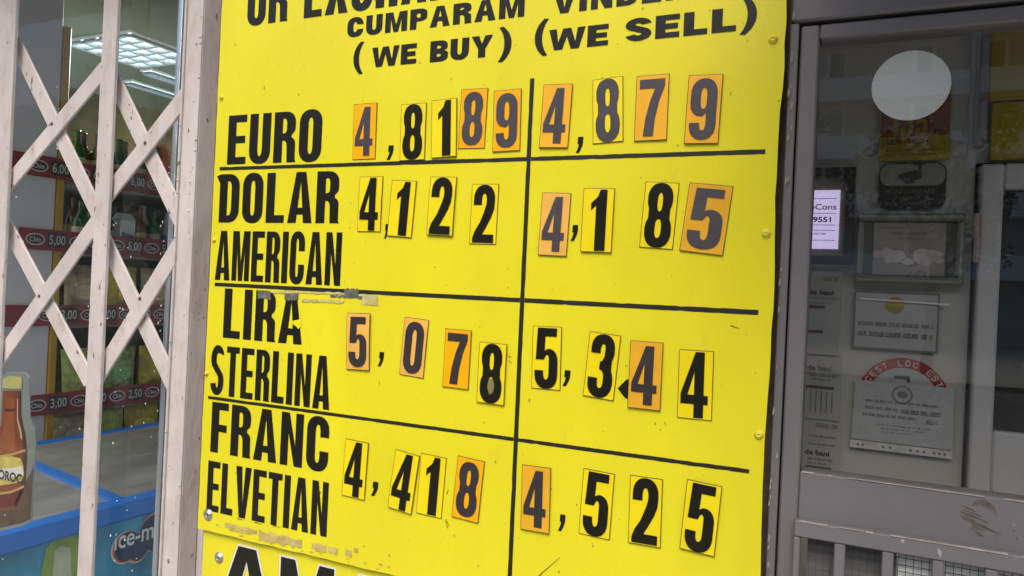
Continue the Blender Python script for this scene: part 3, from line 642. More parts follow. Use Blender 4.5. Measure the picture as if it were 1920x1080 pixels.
# right bay
bl((205, 135), (345, 430), yb_); bl((190, 440), (332, 742), yb_)
bl((357, 165), (198, 368), yf_); bl((346, 440), (182, 706), yf_)
for px, py in ((97, 232), (73, 555), (272, 268), (262, 560)):
    x, z = PY(px, py, YF+.006); rv = MB().lathe([(.0026, -.002), (.0026, .0006), (.0016, .0012), (.0004, .0014)], (x, YF+.006, z), 10, axis='y'); gpart(rv, 'rivet', gate_rust)

# ------------------------------------------------------------------ entrance door
YD = .018
DO = (.55, YD, 0)
door = thing('entrance_door', 'grey painted steel entrance door with a tall glass pane and a barred lower grille', 'door', DO)
def dpart(mb, name, mats=door_paint, par=None, **k): return on(mb, name, mats, par or door, DO, **k)
x_j0 = xpr-.0031; x_l0 = PY(1490, 300, YD)[0]; x_g0 = PY(1525.5, 300, YD)[0]
zt_gap = PY(1700, 27.5, YD)[1]; z_gt = PY(1700, 58, YD)[1]; z_gb = PY(1700, 912, YD)[1]; z_lt = PY(1488, 975, YD)[1]
XR = 1.10
dpart(MB().box(x_j0, x_l0-.0012, YD-.002, YD+.05, .02, zt_gap+.0015, ch=.001).box(x_j0, XR+.08, YD-.002, YD+.05, zt_gap+.003, zt_gap+.09, ch=.002).box(x_j0, XR+.08, YD+.011, YD+.06, zt_gap+.092, 2.618), 'door_frame')
dpart(MB().box(x_l0+.0006, x_g0, YD, YD+.030, .05, zt_gap-.0012, ch=.0015).box(x_g0+.0004, XR, YD, YD+.030, z_gt, zt_gap-.0012, ch=.0015), 'leaf_frame')
dpart(MB().box(x_g0+.0004, XR, YD+.001, YD+.030, z_lt-.012, z_gb, ch=.0012), 'mid_rail')
dpart(MB().box(x_l0-.0010, x_l0+.0004, YD+.012, YD+.014, .05, zt_gap).box(x_l0, XR, YD+.012, YD+.014, zt_gap-.0008, zt_gap+.0022), 'gap_seal', door_dark)
dpart(MB().add([(x_g0-.0, YGD, z_gb), (XR, YGD, z_gb), (XR, YGD, z_gt), (x_g0, YGD, z_gt)], [(0, 1, 2, 3)]), 'glass_pane', door_glass)
ed = MB()
a0 = x_g0+.002
while a0 < .5:
    l_ = random.choice((.003, .008, .015, .04, .07))*random.uniform(.6, 1.4); ed.box(a0, a0+l_, YD+.0002, YD+.0028, z_gb-.0003*random.uniform(.2, 1.5), z_gb+.0006*random.uniform(.3, 1.2)); a0 += l_+random.uniform(.0, .02)
dpart(ed, 'worn_edge', worn_edge)
# lower grille: frame, square bars, wire mesh with a white backing
gx0 = PY(1488, 1000, YD-.012)[0]; gzt = PY(1488, 975, YD-.012)[1]
YB = YD-.012
def gxx(px): return PY(px, 1040, YB)[0]
dpart(MB().box(gx0, XR-.05, YB, YB+.011, gzt-.0150, gzt, ch=.0012).box(gx0, gxx(1499), YB, YB+.011, .2, gzt-.0155, ch=.0012), 'grille_frame')
step = gxx(1665)-gxx(1574)
for k in range(8):
    xx = gxx(1574)+k*step
    dpart(MB().box(xx-.0046, xx+.0046, YB+.0012, YB+.0105, .2, gzt-.0155, ch=.001), 'grille_bar')
ed = MB(); a0 = gx0+.004
while a0 < .5:
    l_ = random.choice((.003, .008, .02, .05))*random.uniform(.6, 1.4); ed.box(a0, a0+l_, YB-.0006, YB+.0018, gzt-.0007*random.uniform(.3, 1.3), gzt+.0006*random.uniform(.2, 1.2)); a0 += l_+random.uniform(.0, .015)
dpart(ed, 'worn_edge', worn_edge)
ms = MB(); za = gzt-.0152
xx = gx0+.013
while xx < .40: ms.box(xx, xx+.0005, YD+.004, YD+.0046, 1.12, za+.012); xx += .0062
zz = 1.12
while zz < za+.012: ms.box(gx0+.012, .40, YD+.0046, YD+.0052, zz, zz+.0005); zz += .0062
dpart(ms, 'wire_mesh', mat('mesh_wire', (.10, .10, .11), .5, metal=.4, var=.2))
xw = gxx(1686); 
dpart(MB().box(gx0+.011, xw-.001, YD+.0105, YD+.014, .2, za+.008).box(xw, XR-.05, YD+.0080, YD+.014, .2, za-.004), 'backing_panel', [mat('backing_grey', (.17, .17, .165), .6, var=.1), mat('backing_white', (.80, .84, .83), .5, var=.08)])
for o in door.children:
    if o.name.startswith('backing_panel'):
        for i, p_ in enumerate(o.data.polygons): p_.material_index = 0 if i < 6 else 1
# remains of a torn sticker on the mid rail
st = MB(); cx, cz = PY(1848, 968, YD+.001); random.seed(11)
for k in range(13):
    t = k/12; zz = cz+.006-.022*t; x0 = cx-.018+.013*t*t+random.uniform(-.003, .003); L_ = random.uniform(.006, .022)*(1 if .1 < t < .75 else .6); dz = -.0045*L_/.02
    st.poly([[(x0, zz), (x0+L_*.5, zz+dz*.3-.0004), (x0+L_, zz+dz), (x0+L_*.95, zz+dz+.0008), (x0+L_*.5, zz+dz*.3+.0006), (x0, zz+.0008)]], YD+.0006-.00003*k)
st.poly([[(cx-.011, cz+.007), (cx-.004, cz+.009), (cx+.005, cz+.005), (cx+.009, cz+.000), (cx+.006, cz+.010), (cx-.002, cz+.0145), (cx-.008, cz+.0125)]], YD+.0008)
for k in range(22):
    x0, zz = cx+random.uniform(.005, .038), cz+random.uniform(-.034, -.004); st.poly([[(x0, zz), (x0+.0022, zz-.0006), (x0+.002, zz+.0004)]], YD+.0007)
dpart(st, 'sticker_remnant', mat('glue_remnant', (.12, .108, .09), .7, var=.4, vscale=120))
# chipped light paint on the jamb beside the board
ch_ = MB()
for k in range(40):
    z = random.uniform(1.15, 1.85); x = x_j0+random.uniform(.0005, .0060)*random.random(); s_ = random.uniform(.0006, .0022)
    ch_.poly([[(x, z-s_*2), (x+s_*.8, z-s_), (x+s_, z+s_), (x+s_*.2, z+s_*2.2)]], YD-.0045)
dpart(ch_, 'chipped_paint', worn_edge)

# round white sticker on the inside of the pane
cx, cz = PY(1707.5, 160, YGD+.003)
rr = (PY(1782, 160, YGD+.003)[0]-PY(1633, 160, YGD+.003)[0])/2
disc = MB(); disc.poly([[(rr*math.cos(a*math.pi/32), rr*.985*math.sin(a*math.pi/32)) for a in range(64)]], 0, thick=.0012)
o = disc.build('round_sticker', mat('white_disc', (.72, .73, .72), .5, var=.04)); o.location = (cx, YGD+.003, cz)
tag(o, 'plain white round disc stuck inside the entrance door glass near its top', 'sticker')

# ------------------------------------------------------------------ vestibule behind the door
VM = on(MB().box(xpr-.03, 2.0, YV+0, YV+.08, .02, 2.6195).box(xpr+.0005, 2.0, .181, YV-.0005, 2.5, 2.6195), 'vestibule_wall', vest_wall, bld, BO)
on(MB().box(1.9, 2.0, .10, YV-.001, .02, 2.49), 'vestibule_side', vest_wall, bld, BO)
YI = YV-.004
def vq(x0, x1, y0, y1, Y=YI):
    """rectangle on the inner wall from four sight lines (left, right, top, bottom)"""
    xm, ym = (x0+x1)/2, (y0+y1)/2
    return PY(x0, ym, Y)[0], PY(x1, ym, Y)[0], PY(xm, y1, Y)[1], PY(xm, y0, Y)[1]
def vthing(name, label, cat, q, group=None):
    t = thing(name, label, cat, ((q[0]+q[1])/2, YI, q[2]), group); return t, ((q[0]+q[1])/2, YI, q[2])
ink = mat('ink', (.06, .06, .06), .6, var=0); ink_soft = mat('faded_ink', (.16, .16, .155), .6, var=0); ink_brown = mat('brown_ink', (.10, .045, .03), .6, var=.1)
paper = mat('paper', (.7, .7, .68), .7, .2, var=.05, vscale=9)
paper_grey = mat('grey_paper', (.44, .45, .44), .6, .2, var=.08, vscale=9)
flat = lambda Y: (lambda x, z: (x, Y, z))
# lit display with hotline
q = vq(1490, 1602, 320, 496)
t, off = vthing('display_screen', 'lit lavender display in a dark frame at the left edge of the door glass', 'screen', q)
fr = .0095
on(MB().box(q[0], q[1], YI-.022, YI, q[2], q[2]+fr).box(q[0], q[1], YI-.022, YI, q[3]-fr, q[3]).box(q[1]-fr, q[1], YI-.022, YI, q[2]+fr, q[3]-fr).box(q[0], q[0]+fr, YI-.022, YI, q[2]+fr, q[3]-fr), 'frame', mat('dark_frame', (.018, .017, .015), .4, var=.1), t, off)
on(MB().box(q[0]+fr, q[1]-fr, YI-.008, YI, q[2]+fr, q[3]-fr), 'mount_board', mat('olive_mount', (.30, .29, .24), .7, var=.1), t, off)
s = vq(1468, 1573.5, 357, 466, YI-.010)
scr_ = on(MB().box(s[0], s[1], YI-.0105, YI-.0082, s[2], s[3]), 'screen', mat('lit_screen', (.62, .55, .86), .4, var=0, emit=.62), t, off)
tx = MB(); Yt = YI-.011; W_ = s[1]-s[0]; H_ = s[3]-s[2]
print_text(tx, 'InfoCons', s[0]+.30*W_, s[0]+.945*W_, s[2]+.665*H_, s[2]+.765*H_, flat(Yt), .015)
on(tx, 'lettering', mat('plum_ink', (.20, .02, .10), .5, var=0, emit=.05), t, off)
tx = MB(); print_text(tx, '0219551', s[0]+.28*W_, s[0]+.86*W_, s[2]+.45*H_, s[2]+.545*H_, flat(Yt), .03)
for k in (.85, .60, .40, .31, .14): tx.box(s[0]+.05*W_, s[1]-.06*W_, Yt-.0002, Yt+.0001, s[2]+k*H_, s[2]+(k+.009)*H_)
scribble(tx, s[0]+.3*W_, s[0]+.8*W_, s[2]+.24*H_, s[2]+.27*H_, Yt)
on(tx, 'lettering', mat('navy_ink', (.05, .03, .20), .5, var=0, emit=.05), t, off)
# yellow price poster behind the disc
q = vq(1649, 1783, 165, 301)
t, off = vthing('price_poster', 'yellow and red poster reading 135 half hidden behind the white disc', 'poster', q)
W_ = q[1]-q[0]; H_ = q[3]-q[2]
on(MB().box(q[0], q[1], YI-.002, YI, q[2], q[3]), 'sheet', mat('poster_yellow', (.36, .30, .02), .5, var=.12, vscale=12), t, off)
on(MB().poly([[(q[0]+.02*W_, q[2]+.33*H_), (q[0]+.98*W_, q[2]+.33*H_), (q[0]+.98*W_, q[3]-.05*H_), (q[0]+.02*W_, q[3]-.05*H_)]], YI-.0026), 'red_field', mat('poster_red', (.24, .065, .02), .5, var=.35, vscale=40), t, off)
tx = MB(); word(tx, '135', COND, q[0]+.17*W_, q[0]+.68*W_, q[2]+.34*H_, q[2]+.68*H_, YI-.0032); on(tx, 'lettering', mat('poster_digit', (.34, .27, .02), .5, var=.05), t, off)
tx = MB(); print_text(tx, '65', q[0]+.74*W_, q[0]+.9*W_, q[2]+.36*H_, q[2]+.5*H_, flat(YI-.0032), .02)
scribble(tx, q[0]+.12*W_, q[0]+.72*W_, q[2]+.22*H_, q[2]+.29*H_, YI-.0028); scribble(tx, q[0]+.10*W_, q[0]+.85*W_, q[2]+.13*H_, q[2]+.145*H_, YI-.0028); scribble(tx, q[0]+.10*W_, q[0]+.85*W_, q[2]+.07*H_, q[2]+.085*H_, YI-.0028)
on(tx, 'fine_print', mat('poster_dark_red', (.16, .05, .02), .5, var=.1), t, off)
# camera notice
def rrect(x0, x1, z0, z1, r_):
    o_ = []
    for cx, cz, a0 in ((x1-r_, z0+r_, -90), (x1-r_, z1-r_, 0), (x0+r_, z1-r_, 90), (x0+r_, z0+r_, 180)):
        o_ += [(cx+r_*math.cos(R(a0+k*15)), cz+r_*math.sin(R(a0+k*15))) for k in range(7)]
    return o_
q = vq(1647, 1774, 305, 392)
t, off = vthing('camera_notice', 'black and grey video surveillance sticker with a camera picture on the inner wall', 'notice', q)
W_ = q[1]-q[0]; H_ = q[3]-q[2]
on(MB().poly([rrect(*q, .012)], YI-.001, thick=.001), 'sheet', mat('notice_black', (.030, .031, .026), .5, var=.1), t, off)
top = [p_ for p_ in rrect(q[0]+.02*W_, q[1]-.02*W_, q[2]+.5*H_, q[3]-.03*H_, .010)]
top = [(a, max(b, q[2]+.5*H_)) for a, b in top]
on(MB().poly([rrect(q[0]+.02*W_, q[1]-.02*W_, q[2]+.03*H_+.47*H_, q[3]-.03*H_, .010)], YI-.0016), 'picture_field', mat('notice_grey', (.27, .275, .25), .6, var=.05), t, off)
cm = MB(); fx = lambda u, v_: (q[0]+u*W_, q[2]+v_*H_)
cm.poly([[fx(.34, .70), fx(.52, .60), fx(.64, .66), fx(.64, .80), fx(.55, .83), fx(.36, .78)]], YI-.0022)
cm.poly([[fx(.30, .66), fx(.35, .62), fx(.41, .64), fx(.38, .74), fx(.32, .76), fx(.29, .72)]], YI-.0023)
cm.poly([[fx(.36, .58), fx(.44, .53), fx(.56, .57), fx(.52, .60), fx(.42, .63)]], YI-.0024)
cm.poly([[fx(.59, .83), fx(.63, .83), fx(.63, .93), fx(.68, .95), fx(.68, .965), fx(.52, .965), fx(.52, .95), fx(.59, .93)]], YI-.0022)
on(cm, 'camera_picture', ink, t, off)
tx = MB(); print_text(tx, 'MONITORIZARE', *[fx(.11, 0)[0], fx(.84, 0)[0], fx(0, .33)[1], fx(0, .42)[1]], flat(YI-.0016), .02); print_text(tx, 'VIDEO', fx(.31, 0)[0], fx(.62, 0)[0], fx(0, .20)[1], fx(0, .28)[1], flat(YI-.0016), .02); print_text(tx, 'PERMANENTA', fx(.13, 0)[0], fx(.80, 0)[0], fx(0, .07)[1], fx(0, .15)[1], flat(YI-.0016), .02)
on(tx, 'lettering', mat('notice_print', (.16, .16, .135), .6, var=0), t, off)
# framed certificate
q = vq(1604, 1808, 402, 534)
t, off = vthing('framed_certificate', 'grey framed certificate with a pale sheet hanging under the camera notice', 'framed certificate', q)
fr = .0085; W_ = q[1]-q[0]; H_ = q[3]-q[2]
on(MB().box(q[0], q[1], YI-.016, YI, q[2], q[2]+fr, ch=.003).box(q[0], q[1], YI-.016, YI, q[3]-fr, q[3], ch=.003).box(q[0], q[0]+fr, YI-.0155, YI, q[2]+fr, q[3]-fr, ch=.003).box(q[1]-fr, q[1], YI-.0155, YI, q[2]+fr, q[3]-fr, ch=.003), 'frame', mat('pewter_frame', (.25, .26, .23), .4, metal=.2, var=.1), t, off)
on(MB().box(q[0]+fr, q[1]-fr, YI-.006, YI, q[2]+fr, q[3]-fr), 'mount_board', mat('green_mount', (.10, .105, .085), .7, var=.1), t, off)
s = (q[0]+.17*W_, q[0]+.83*W_, q[2]+.13*H_, q[3]-.12*H_)
on(MB().box(*s[:2], YI-.0075, YI-.0062, *s[2:]), 'sheet', mat('certificate_sheet', (.31, .28, .26), .7, var=.12, vscale=14), t, off)
tx = MB(); w_ = s[1]-s[0]; h_ = s[3]-s[2]
scribble(tx, s[0]+.25*w_, s[0]+.75*w_, s[2]+.76*h_, s[2]+.81*h_, YI-.008); scribble(tx, s[0]+.35*w_, s[0]+.7*w_, s[2]+.68*h_, s[2]+.71*h_, YI-.008); scribble(tx, s[0]+.1*w_, s[0]+.5*w_, s[2]+.88*h_, s[2]+.91*h_, YI-.008)
on(tx, 'fine_print', ink_soft, t, off)
tx = MB(); random.seed(5)
for k in range(34):
    u = random.choice([random.uniform(0, .5), random.uniform(.62, .95)]); v_ = .24+random.uniform(0, .16)+.1*abs(u-.5); a_, b_ = s[0]+u*w_, s[2]+v_*h_; r_ = random.uniform(.0015, .0062)
    tx.poly([[(a_+r_*1.4*math.cos(j*.9)*random.uniform(.7, 1.2), b_+r_*math.sin(j*.9)*random.uniform(.7, 1.2)) for j in range(7)]], YI-.0078-k*.00003)
on(tx, 'pale_picture', mat('pale_print', (.50, .46, .45), .6, var=.2, vscale=30), t, off)
# sheet with a yellow seal
q = vq(1600, 1760, 548, 657)
t, off = vthing('notice_sheet', 'grey notice sheet with a yellow round seal and a white strip across it', 'notice', q)
W_ = q[1]-q[0]; H_ = q[3]-q[2]; fx = lambda u, v_: (q[0]+u*W_, q[2]+v_*H_)
on(MB().box(q[0], q[1], YI-.002, YI, q[2], q[3]), 'sheet', paper_grey, t, off)
on(MB().box(q[0], q[1], YI-.0026, YI-.0022, q[2], q[2]+.0018).box(q[0], q[1], YI-.0026, YI-.0022, q[3]-.0018, q[3]).box(q[1]-.0018, q[1], YI-.0026, YI-.0022, q[2]+.0018, q[3]-.0018).box(q[0], q[0]+.0018, YI-.0026, YI-.0022, q[2]+.0018, q[3]-.0018), 'border', ink_soft, t, off)
on(MB().poly([[(fx(.49, 0)[0]+.0098*math.cos(a*.2618), fx(0, .78)[1]+.0096*math.sin(a*.2618)) for a in range(24)]], YI-.0026), 'seal', mat('seal_yellow', (.34, .29, .03), .5, var=.3, vscale=120), t, off)
tx = MB(); scribble(tx, *[fx(.06, 0)[0], fx(.95, 0)[0], fx(0, .40)[1], fx(0, .47)[1]], YI-.0026); on(tx, 'lettering', ink_soft, t, off)
tx = MB(); scribble(tx, *[fx(.06, 0)[0], fx(.95, 0)[0], fx(0, .22)[1], fx(0, .30)[1]], YI-.0026); on(tx, 'lettering', mat('plum_print', (.13, .06, .075), .6, var=0), t, off)
a, b = PY(1613, 559.5, YI-.004), PY(1781, 571.5, YI-.003)
mb = MB(); bar(mb, a, b, .0018, YI-.0052, YI-.0036, ch=0); on(mb, 'white_strip', mat('white_strip', (.85, .85, .83), .4, var=0), t, off)
# red round video surveillance sticker, lower half behind the sleeve
c0 = PY(1692, 748, YI-.001); ro = PY(1692, 671, YI-.001)[1]-c0[1]; ri_ = ro*.76
t = thing('video_sticker', 'red ringed round sticker with white lettering partly covered by the sleeved sheet', 'sticker', (c0[0], YI, c0[1])); off = (c0[0], YI, c0[1])
circ = lambda r_, n=48: [(c0[0]+r_*math.cos(a*6.28318/n), c0[1]+r_*math.sin(a*6.28318/n)) for a in range(n)]
on(MB().poly([circ(ro), circ(ri_)], YI-.0015, thick=.001), 'red_ring', mat('sticker_red', (.34, .022, .018), .5, var=.1), t, off)
on(MB().poly([circ(ri_)], YI-.0012), 'white_field', mat('sticker_white', (.40, .42, .43), .5, var=.05), t, off)
tx = MB()
for k, chh in enumerate('ACEST LOC ESTE'):
    if chh == ' ': continue
    a = R(163-k*11.2); rm = (ro+ri_)/2; ex, ez = Vector((math.sin(a), -math.cos(a))), Vector((math.cos(a), math.sin(a)))
    hgt = (ro-ri_)*.62
    Gs = Glyphs(.24, .14, .4); wd, cs = Gs.get(chh); wx = hgt*.75
    tx.poly([[(c0[0]+(rm-hgt/2+b_*hgt)*ez.x+(a_/wd-.5)*wx*wd*ex.x, c0[1]+(rm-hgt/2+b_*hgt)*ez.y+(a_/wd-.5)*wx*wd*ex.y) for a_, b_ in c] for c in cs], YI-.0022)
on(tx, 'lettering', mat('ring_lettering', (.62, .52, .46), .5, var=0), t, off)
on(MB().poly([[PY(*p_, YI) for p_ in ((1676, 709), (1676, 703.5), (1706, 705.5), (1706, 717), (1701, 717), (1700, 711))]], YI-.0020), 'camera_picture', ink, t, off)
# sheet in a clear punched sleeve, tilted
q = [Vector(PY(*p_, YI-.004)) for p_ in ((1604, 712), (1790, 728), (1785, 861), (1595, 838))]
t = thing('sleeved_sheet', 'tilted printed sheet in a clear punched plastic sleeve with a round stamp', 'notice', (q[3].x, YI, q[3].y)); off = (q[3].x, YI, q[3].y)
def qq(u, v_): a = q[3].lerp(q[2], u); b = q[0].lerp(q[1], u); p_ = a.lerp(b, v_); return (p_.x, p_.y)
rect = lambda u0, u1, v0, v1: [qq(u0, v0), qq(u1, v0), qq(u1, v1), qq(u0, v1)]
on(MB().poly([rect(0, 1, .13, 1)], YI-.004, thick=.001), 'sheet', mat('sleeved_paper', (.43, .44, .455), .25, .7, var=.10, vscale=14, bump=.5, bscale=40), t, off)
on(MB().poly([rect(-.01, 1.0, 0, .115)], YI-.004, thick=.001), 'punched_strip', mat('sleeve_strip', (.60, .60, .60), .3, .6, var=.25, vscale=60), t, off)
tx = MB()
for u in (.07, .12, .33, .40, .60, .67, .73, .83, .88, .93): tx.poly([[(qq(u, .055)[0]+.0016*math.cos(a), qq(u, .055)[1]+.0016*math.sin(a)) for a in (0, 1.05, 2.1, 3.14, 4.2, 5.2)]], YI-.0044)
tx.poly([rect(.0, 1, .115, .13)], YI-.0043)
on(tx, 'punch_holes', ink_soft, t, off)
tx = MB()
def qline(u0, u1, v0, v1, m_=0):
    u = u0
    while u < u1:
        for k in range(random.randint(3, 9)):
            wd, cs = Glyphs(.26, .17, .3).get(random.choice('AEINORSTLUCDEAI')); d_ = (v1-v0)*.27*wd
            if u+d_ > u1: break
            tx.poly([[qq(u+a/wd*d_, v0+b*(v1-v0)) for a, b in c] for c in cs], YI-.0045, m_); u += d_+(v1-v0)*.01
        u += .016
for v_, u0, u1, hh_ in ((.70, .12, .86, .035), (.595, .12, .46, .04), (.49, .10, .66, .04), (.37, .25, .78, .018), (.32, .30, .72, .018), (.27, .3, .6, .014)): qline(u0, u1, v_, v_+hh_)
on(tx, 'fine_print', ink_soft, t, off)
tx = MB(); qline(.49, .88, .57, .63); qline(.74, .86, .45, .51); on(tx, 'bold_print', mat('bold_ink', (.10, .10, .10), .6, var=0), t, off)
ccx, ccz = qq(.49, .84)
on(MB().poly([[(ccx+.0105*math.cos(a*.2618), ccz+.0105*math.sin(a*.2618)) for a in range(24)], [(ccx+.0088*math.cos(a*.2618), ccz+.0088*math.sin(a*.2618)) for a in range(24)]], YI-.0045).poly([[(ccx+.0055*math.cos(a*.7), ccz+.004*math.sin(a*.7)) for a in range(9)]], YI-.0045), 'stamp', ink_soft, t, off)
# column of printed sheets at the left of the pane
for k, (y0, y1, txt) in enumerate(((508, 664, 'de bani'), (668, 786, 'de bani'), (788, 884, 'de bani'))):
    q = vq(1497, 1576, y0, y1, YI-.001)
    t, off = vthing('printed_sheet', ['printed sheet with two brown bars, highest of three below the lit display', 'printed sheet with a brown bar and ruled table, middle of the left column', 'printed sheet lowest of three in the left column, by the bottom of the glass'][k], 'notice', q, 'printed sheets down the left side of the door')
    W_ = q[1]-q[0]; H_ = q[3]-q[2]; fx = lambda u, v_: (q[0]+u*W_, q[2]+v_*H_)
    on(MB().box(q[0], q[1], YI-.002, YI, q[2], q[3]), 'sheet', mat('column_paper', (.40, .405, .385), .7, .2, var=.06, vscale=9), t, off)
    def u_of(px): return (PY(px, (y0+y1)/2, YI-.001)[0]-q[0])/W_
    def v_of(py): return 1-(py-y0)/(y1-y0)
    tx = MB()
    ty = (548, 690, 849)[k]
    print_text(tx, txt, fx(u_of((1514, 1512, 1509)[k]), 0)[0], fx(u_of((1562, 1558, 1556)[k]), 0)[0], fx(0, v_of(ty+5))[1], fx(0, v_of(ty-5))[1], flat(YI-.0026), .04)
    on(tx, 'lettering', mat('sheet_ink', (.05, .045, .04), .6, var=0), t, off)
    tx = MB()
    lines = ((523, 4, 1540, 1570), (559, 2, 1520, 1572), (568, 2, 1520, 1560)) if k == 0 else ((703, 3, 1518, 1570), (711, 2, 1518, 1560), (795-100, .5, 1515, 1520)) if k == 1 else ((797, 4, 1528, 1570), (818, 2, 1515, 1568), (833, 2, 1515, 1566), (861, 2.5, 1515, 1563), (869, 2, 1515, 1552))
    for yy, hh_, a_, b_ in lines: scribble(tx, fx(u_of(a_), 0)[0], fx(u_of(b_), 0)[0], fx(0, v_of(yy+hh_))[1], fx(0, v_of(yy-hh_))[1], YI-.0026)
    if k == 1:
        for i in range(5):
            xx = fx(u_of(1520+i*10), 0)[0]; tx.box(xx, xx+.0012, YI-.0028, YI-.0022, fx(0, v_of(772))[1], fx(0, v_of(733))[1])
    on(tx, 'fine_print', ink_soft, t, off)
    tx = MB()
    for yy, b_ in (((575.5, 1546), (622, 1545)), ((726, 1564),), ((877, 1561),))[k]:
        tx.box(fx(u_of(1512 if k else 1514), 0)[0], fx(u_of(b_), 0)[0], YI-.0028, YI-.0022, fx(0, v_of(yy+2.6))[1], fx(0, v_of(yy-2.6))[1])
    on(tx, 'brown_bar', ink_brown, t, off)
# inner door with dark window and yellow panels over it
q = vq(1829, 2200, 312, 1400, YI)
xd0 = PY(1829, 500, YI)[0]; zd1 = PY(1880, 312, YI)[1]
ido = (xd0, YI, .02)
idr = thing('inner_door', 'grey inner door with a dark window behind the entrance glass', 'door', ido)
wx0 = PY(1872, 580, YI-.02)[0]; wz1 = PY(1895, 354, YI-.02)[1]; wz0 = PY(1890, 812, YI-.02)[1]
on(MB().box(xd0, wx0, YI-.02, YI, .03, zd1, ch=.002).box(wx0+.0003, xd0+.9, YI-.02, YI, wz1, zd1, ch=.002).box(wx0+.0003, xd0+.9, YI-.02, YI, .03, wz0, ch=.002).box(xd0+.74, xd0+.9, YI-.02, YI, wz0+.001, wz1-.001), 'door_leaf', mat('inner_door_paint', (.50, .495, .50), .5, var=.06), idr, ido)
on(MB().box(wx0, xd0+.74, YI-.006, YI-.001, wz0, wz1), 'window', mat('dark_window', (.016, .02, .015), .12, .6, var=.5, vscale=9), idr, ido)
for y0 in (400, 443):
    a = PY(1832, y0, YI-.026)
    on(MB().tube((a[0], YI-.026, a[1]), (a[0], YI-.026, a[1]-.0275), .0034, 10), 'hinge', mat('hinge_paint', (.33, .25, .24), .5, var=.1), idr, ido)
on(MB().box(xd0-.004, xd0-.001, YI-.001, YI+.001, .03, zd1+.003).box(xd0-.004, xd0+.9, YI-.001, YI+.001, zd1+.0005, zd1+.004), 'door_gap', door_dark, idr, ido)
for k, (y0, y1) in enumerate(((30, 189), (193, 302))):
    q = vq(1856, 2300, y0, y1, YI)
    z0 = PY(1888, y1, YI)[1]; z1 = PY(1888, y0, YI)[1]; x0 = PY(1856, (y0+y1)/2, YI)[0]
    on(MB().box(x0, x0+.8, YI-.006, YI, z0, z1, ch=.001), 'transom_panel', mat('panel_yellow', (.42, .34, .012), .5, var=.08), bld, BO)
xf = PY(1828, 150, YI)[0]
on(MB().box(xf, PY(1853, 150, YI)[0], YI-.012, YI-.0005, zd1+.02, 2.7, ch=.002), 'partition_post', mat('post_pink_grey', (.22, .20, .195), .6, var=.08), bld, BO)

# ------------------------------------------------------------------ inside the shop: freezer, shelves, lamps
XF, XB = -2.0, -2.62
zf = PX(100, 975, XF)[1]; zb = PX(180, 812, XB)[1]
FY0, FY1 = .34, 2.25
fo = ((XF+XB)/2, FY0, .02)
frz = thing('chest_freezer', 'blue rimmed chest freezer with sloping glass lids behind the shop window', 'freezer', fo)
blue = mat('freezer_blue', (.016, .19, .68), .35, .5, var=.08, vscale=6)
fp = lambda mb, name, m_, par=None, **k: on(mb, name, m_, par or frz, fo, **k)
fp(MB().box(XB+.02, XF-.02, FY0+.01, FY1-.01, .08, zf-.10, ch=.01), 'body', mat('freezer_body', (.55, .58, .60), .4, var=.05))
# picture wrap on the long side
wrap = mat('freezer_wrap', (.06, .36, .58), .35, var=.5, vscale=5)
fp(MB().add([(XF-.016, FY0+.01, .12), (XF-.016, FY1-.01, .12), (XF-.016, FY1-.01, zf-.062), (XF-.016, FY0+.01, zf-.062)], [(0, 1, 2, 3)]), 'picture_wrap', wrap)
def xpoly(mb, contours, X, mi=0):
    t_ = MB().poly([[(a, b) for a, b in c] for c in contours], 0, mi)      # (y, z) drawn, facing +x
    mb.add([(X, v_[0], v_[2]) for v_ in t_.v], t_.f, mi); return mb
g = MB(); xpoly(g, [[PX(82, 1085, XF), PX(92, 1030, XF), PX(108, 1012, XF), PX(150, 1000, XF), PX(160, 1090, XF), PX(120, 1110, XF)]], XF-.0135); fp(g, 'lime_picture', mat('lime_print', (.30, .46, .10), .4, var=.25, vscale=12))
g = MB(); xpoly(g, [[PX(104, 1085, XF), PX(108, 1035, XF), PX(122, 1024, XF), PX(138, 1030, XF), PX(140, 1092, XF)]], XF-.0125); fp(g, 'lime_picture', mat('cream_print', (.55, .60, .42), .4, var=.2, vscale=12))
# cloud shaped logo
cl = []
for k in range(60):
    a = k/60*6.28318; best = 0
    for cx_, cz_, r_ in ((-.075, -.005, .062), (.055, .022, .075), (.15, -.01, .06), (-.02, -.03, .05), (.09, -.035, .05)):
        dx, dz = math.cos(a), math.sin(a); bq = dx*cx_+dz*cz_; disc_ = bq*bq-(cx_*cx_+cz_*cz_-r_*r_)
        if disc_ > 0: best = max(best, bq+math.sqrt(disc_))
    cl.append((best*math.cos(a), best*math.sin(a)))
lc = PX(262, 1015, XF); sc_ = .80
cl_ = lambda g_: [(lc[0]+.02+u*sc_*g_, lc[1]-.005+v_*sc_*g_*1.0) for u, v_ in cl]
g = MB(); xpoly(g, [cl_(1.0)], XF-.0118); fp(g, 'logo', mat('logo_white', (.66, .68, .70), .4, var=.05))
g = MB(); xpoly(g, [cl_(.95)], XF-.0110); fp(g, 'logo', mat('logo_coral', (.55, .16, .10), .4, var=.15, vscale=20))
g = MB(); xpoly(g, [cl_(.88)], XF-.0102); fp(g, 'logo', mat('logo_navy', (.025, .055, .13), .4, var=.1))
g = MB(); y0_, z0_ = PX(218, 1034, XF); print_text(g, 'ice-mast', y0_, y0_+.215, z0_-.0, z0_+.052, lambda a, b: (XF-.0094, a, b-(0)), .012); fp(g, 'logo_lettering', mat('logo_text', (.72, .75, .78), .4, var=.05))
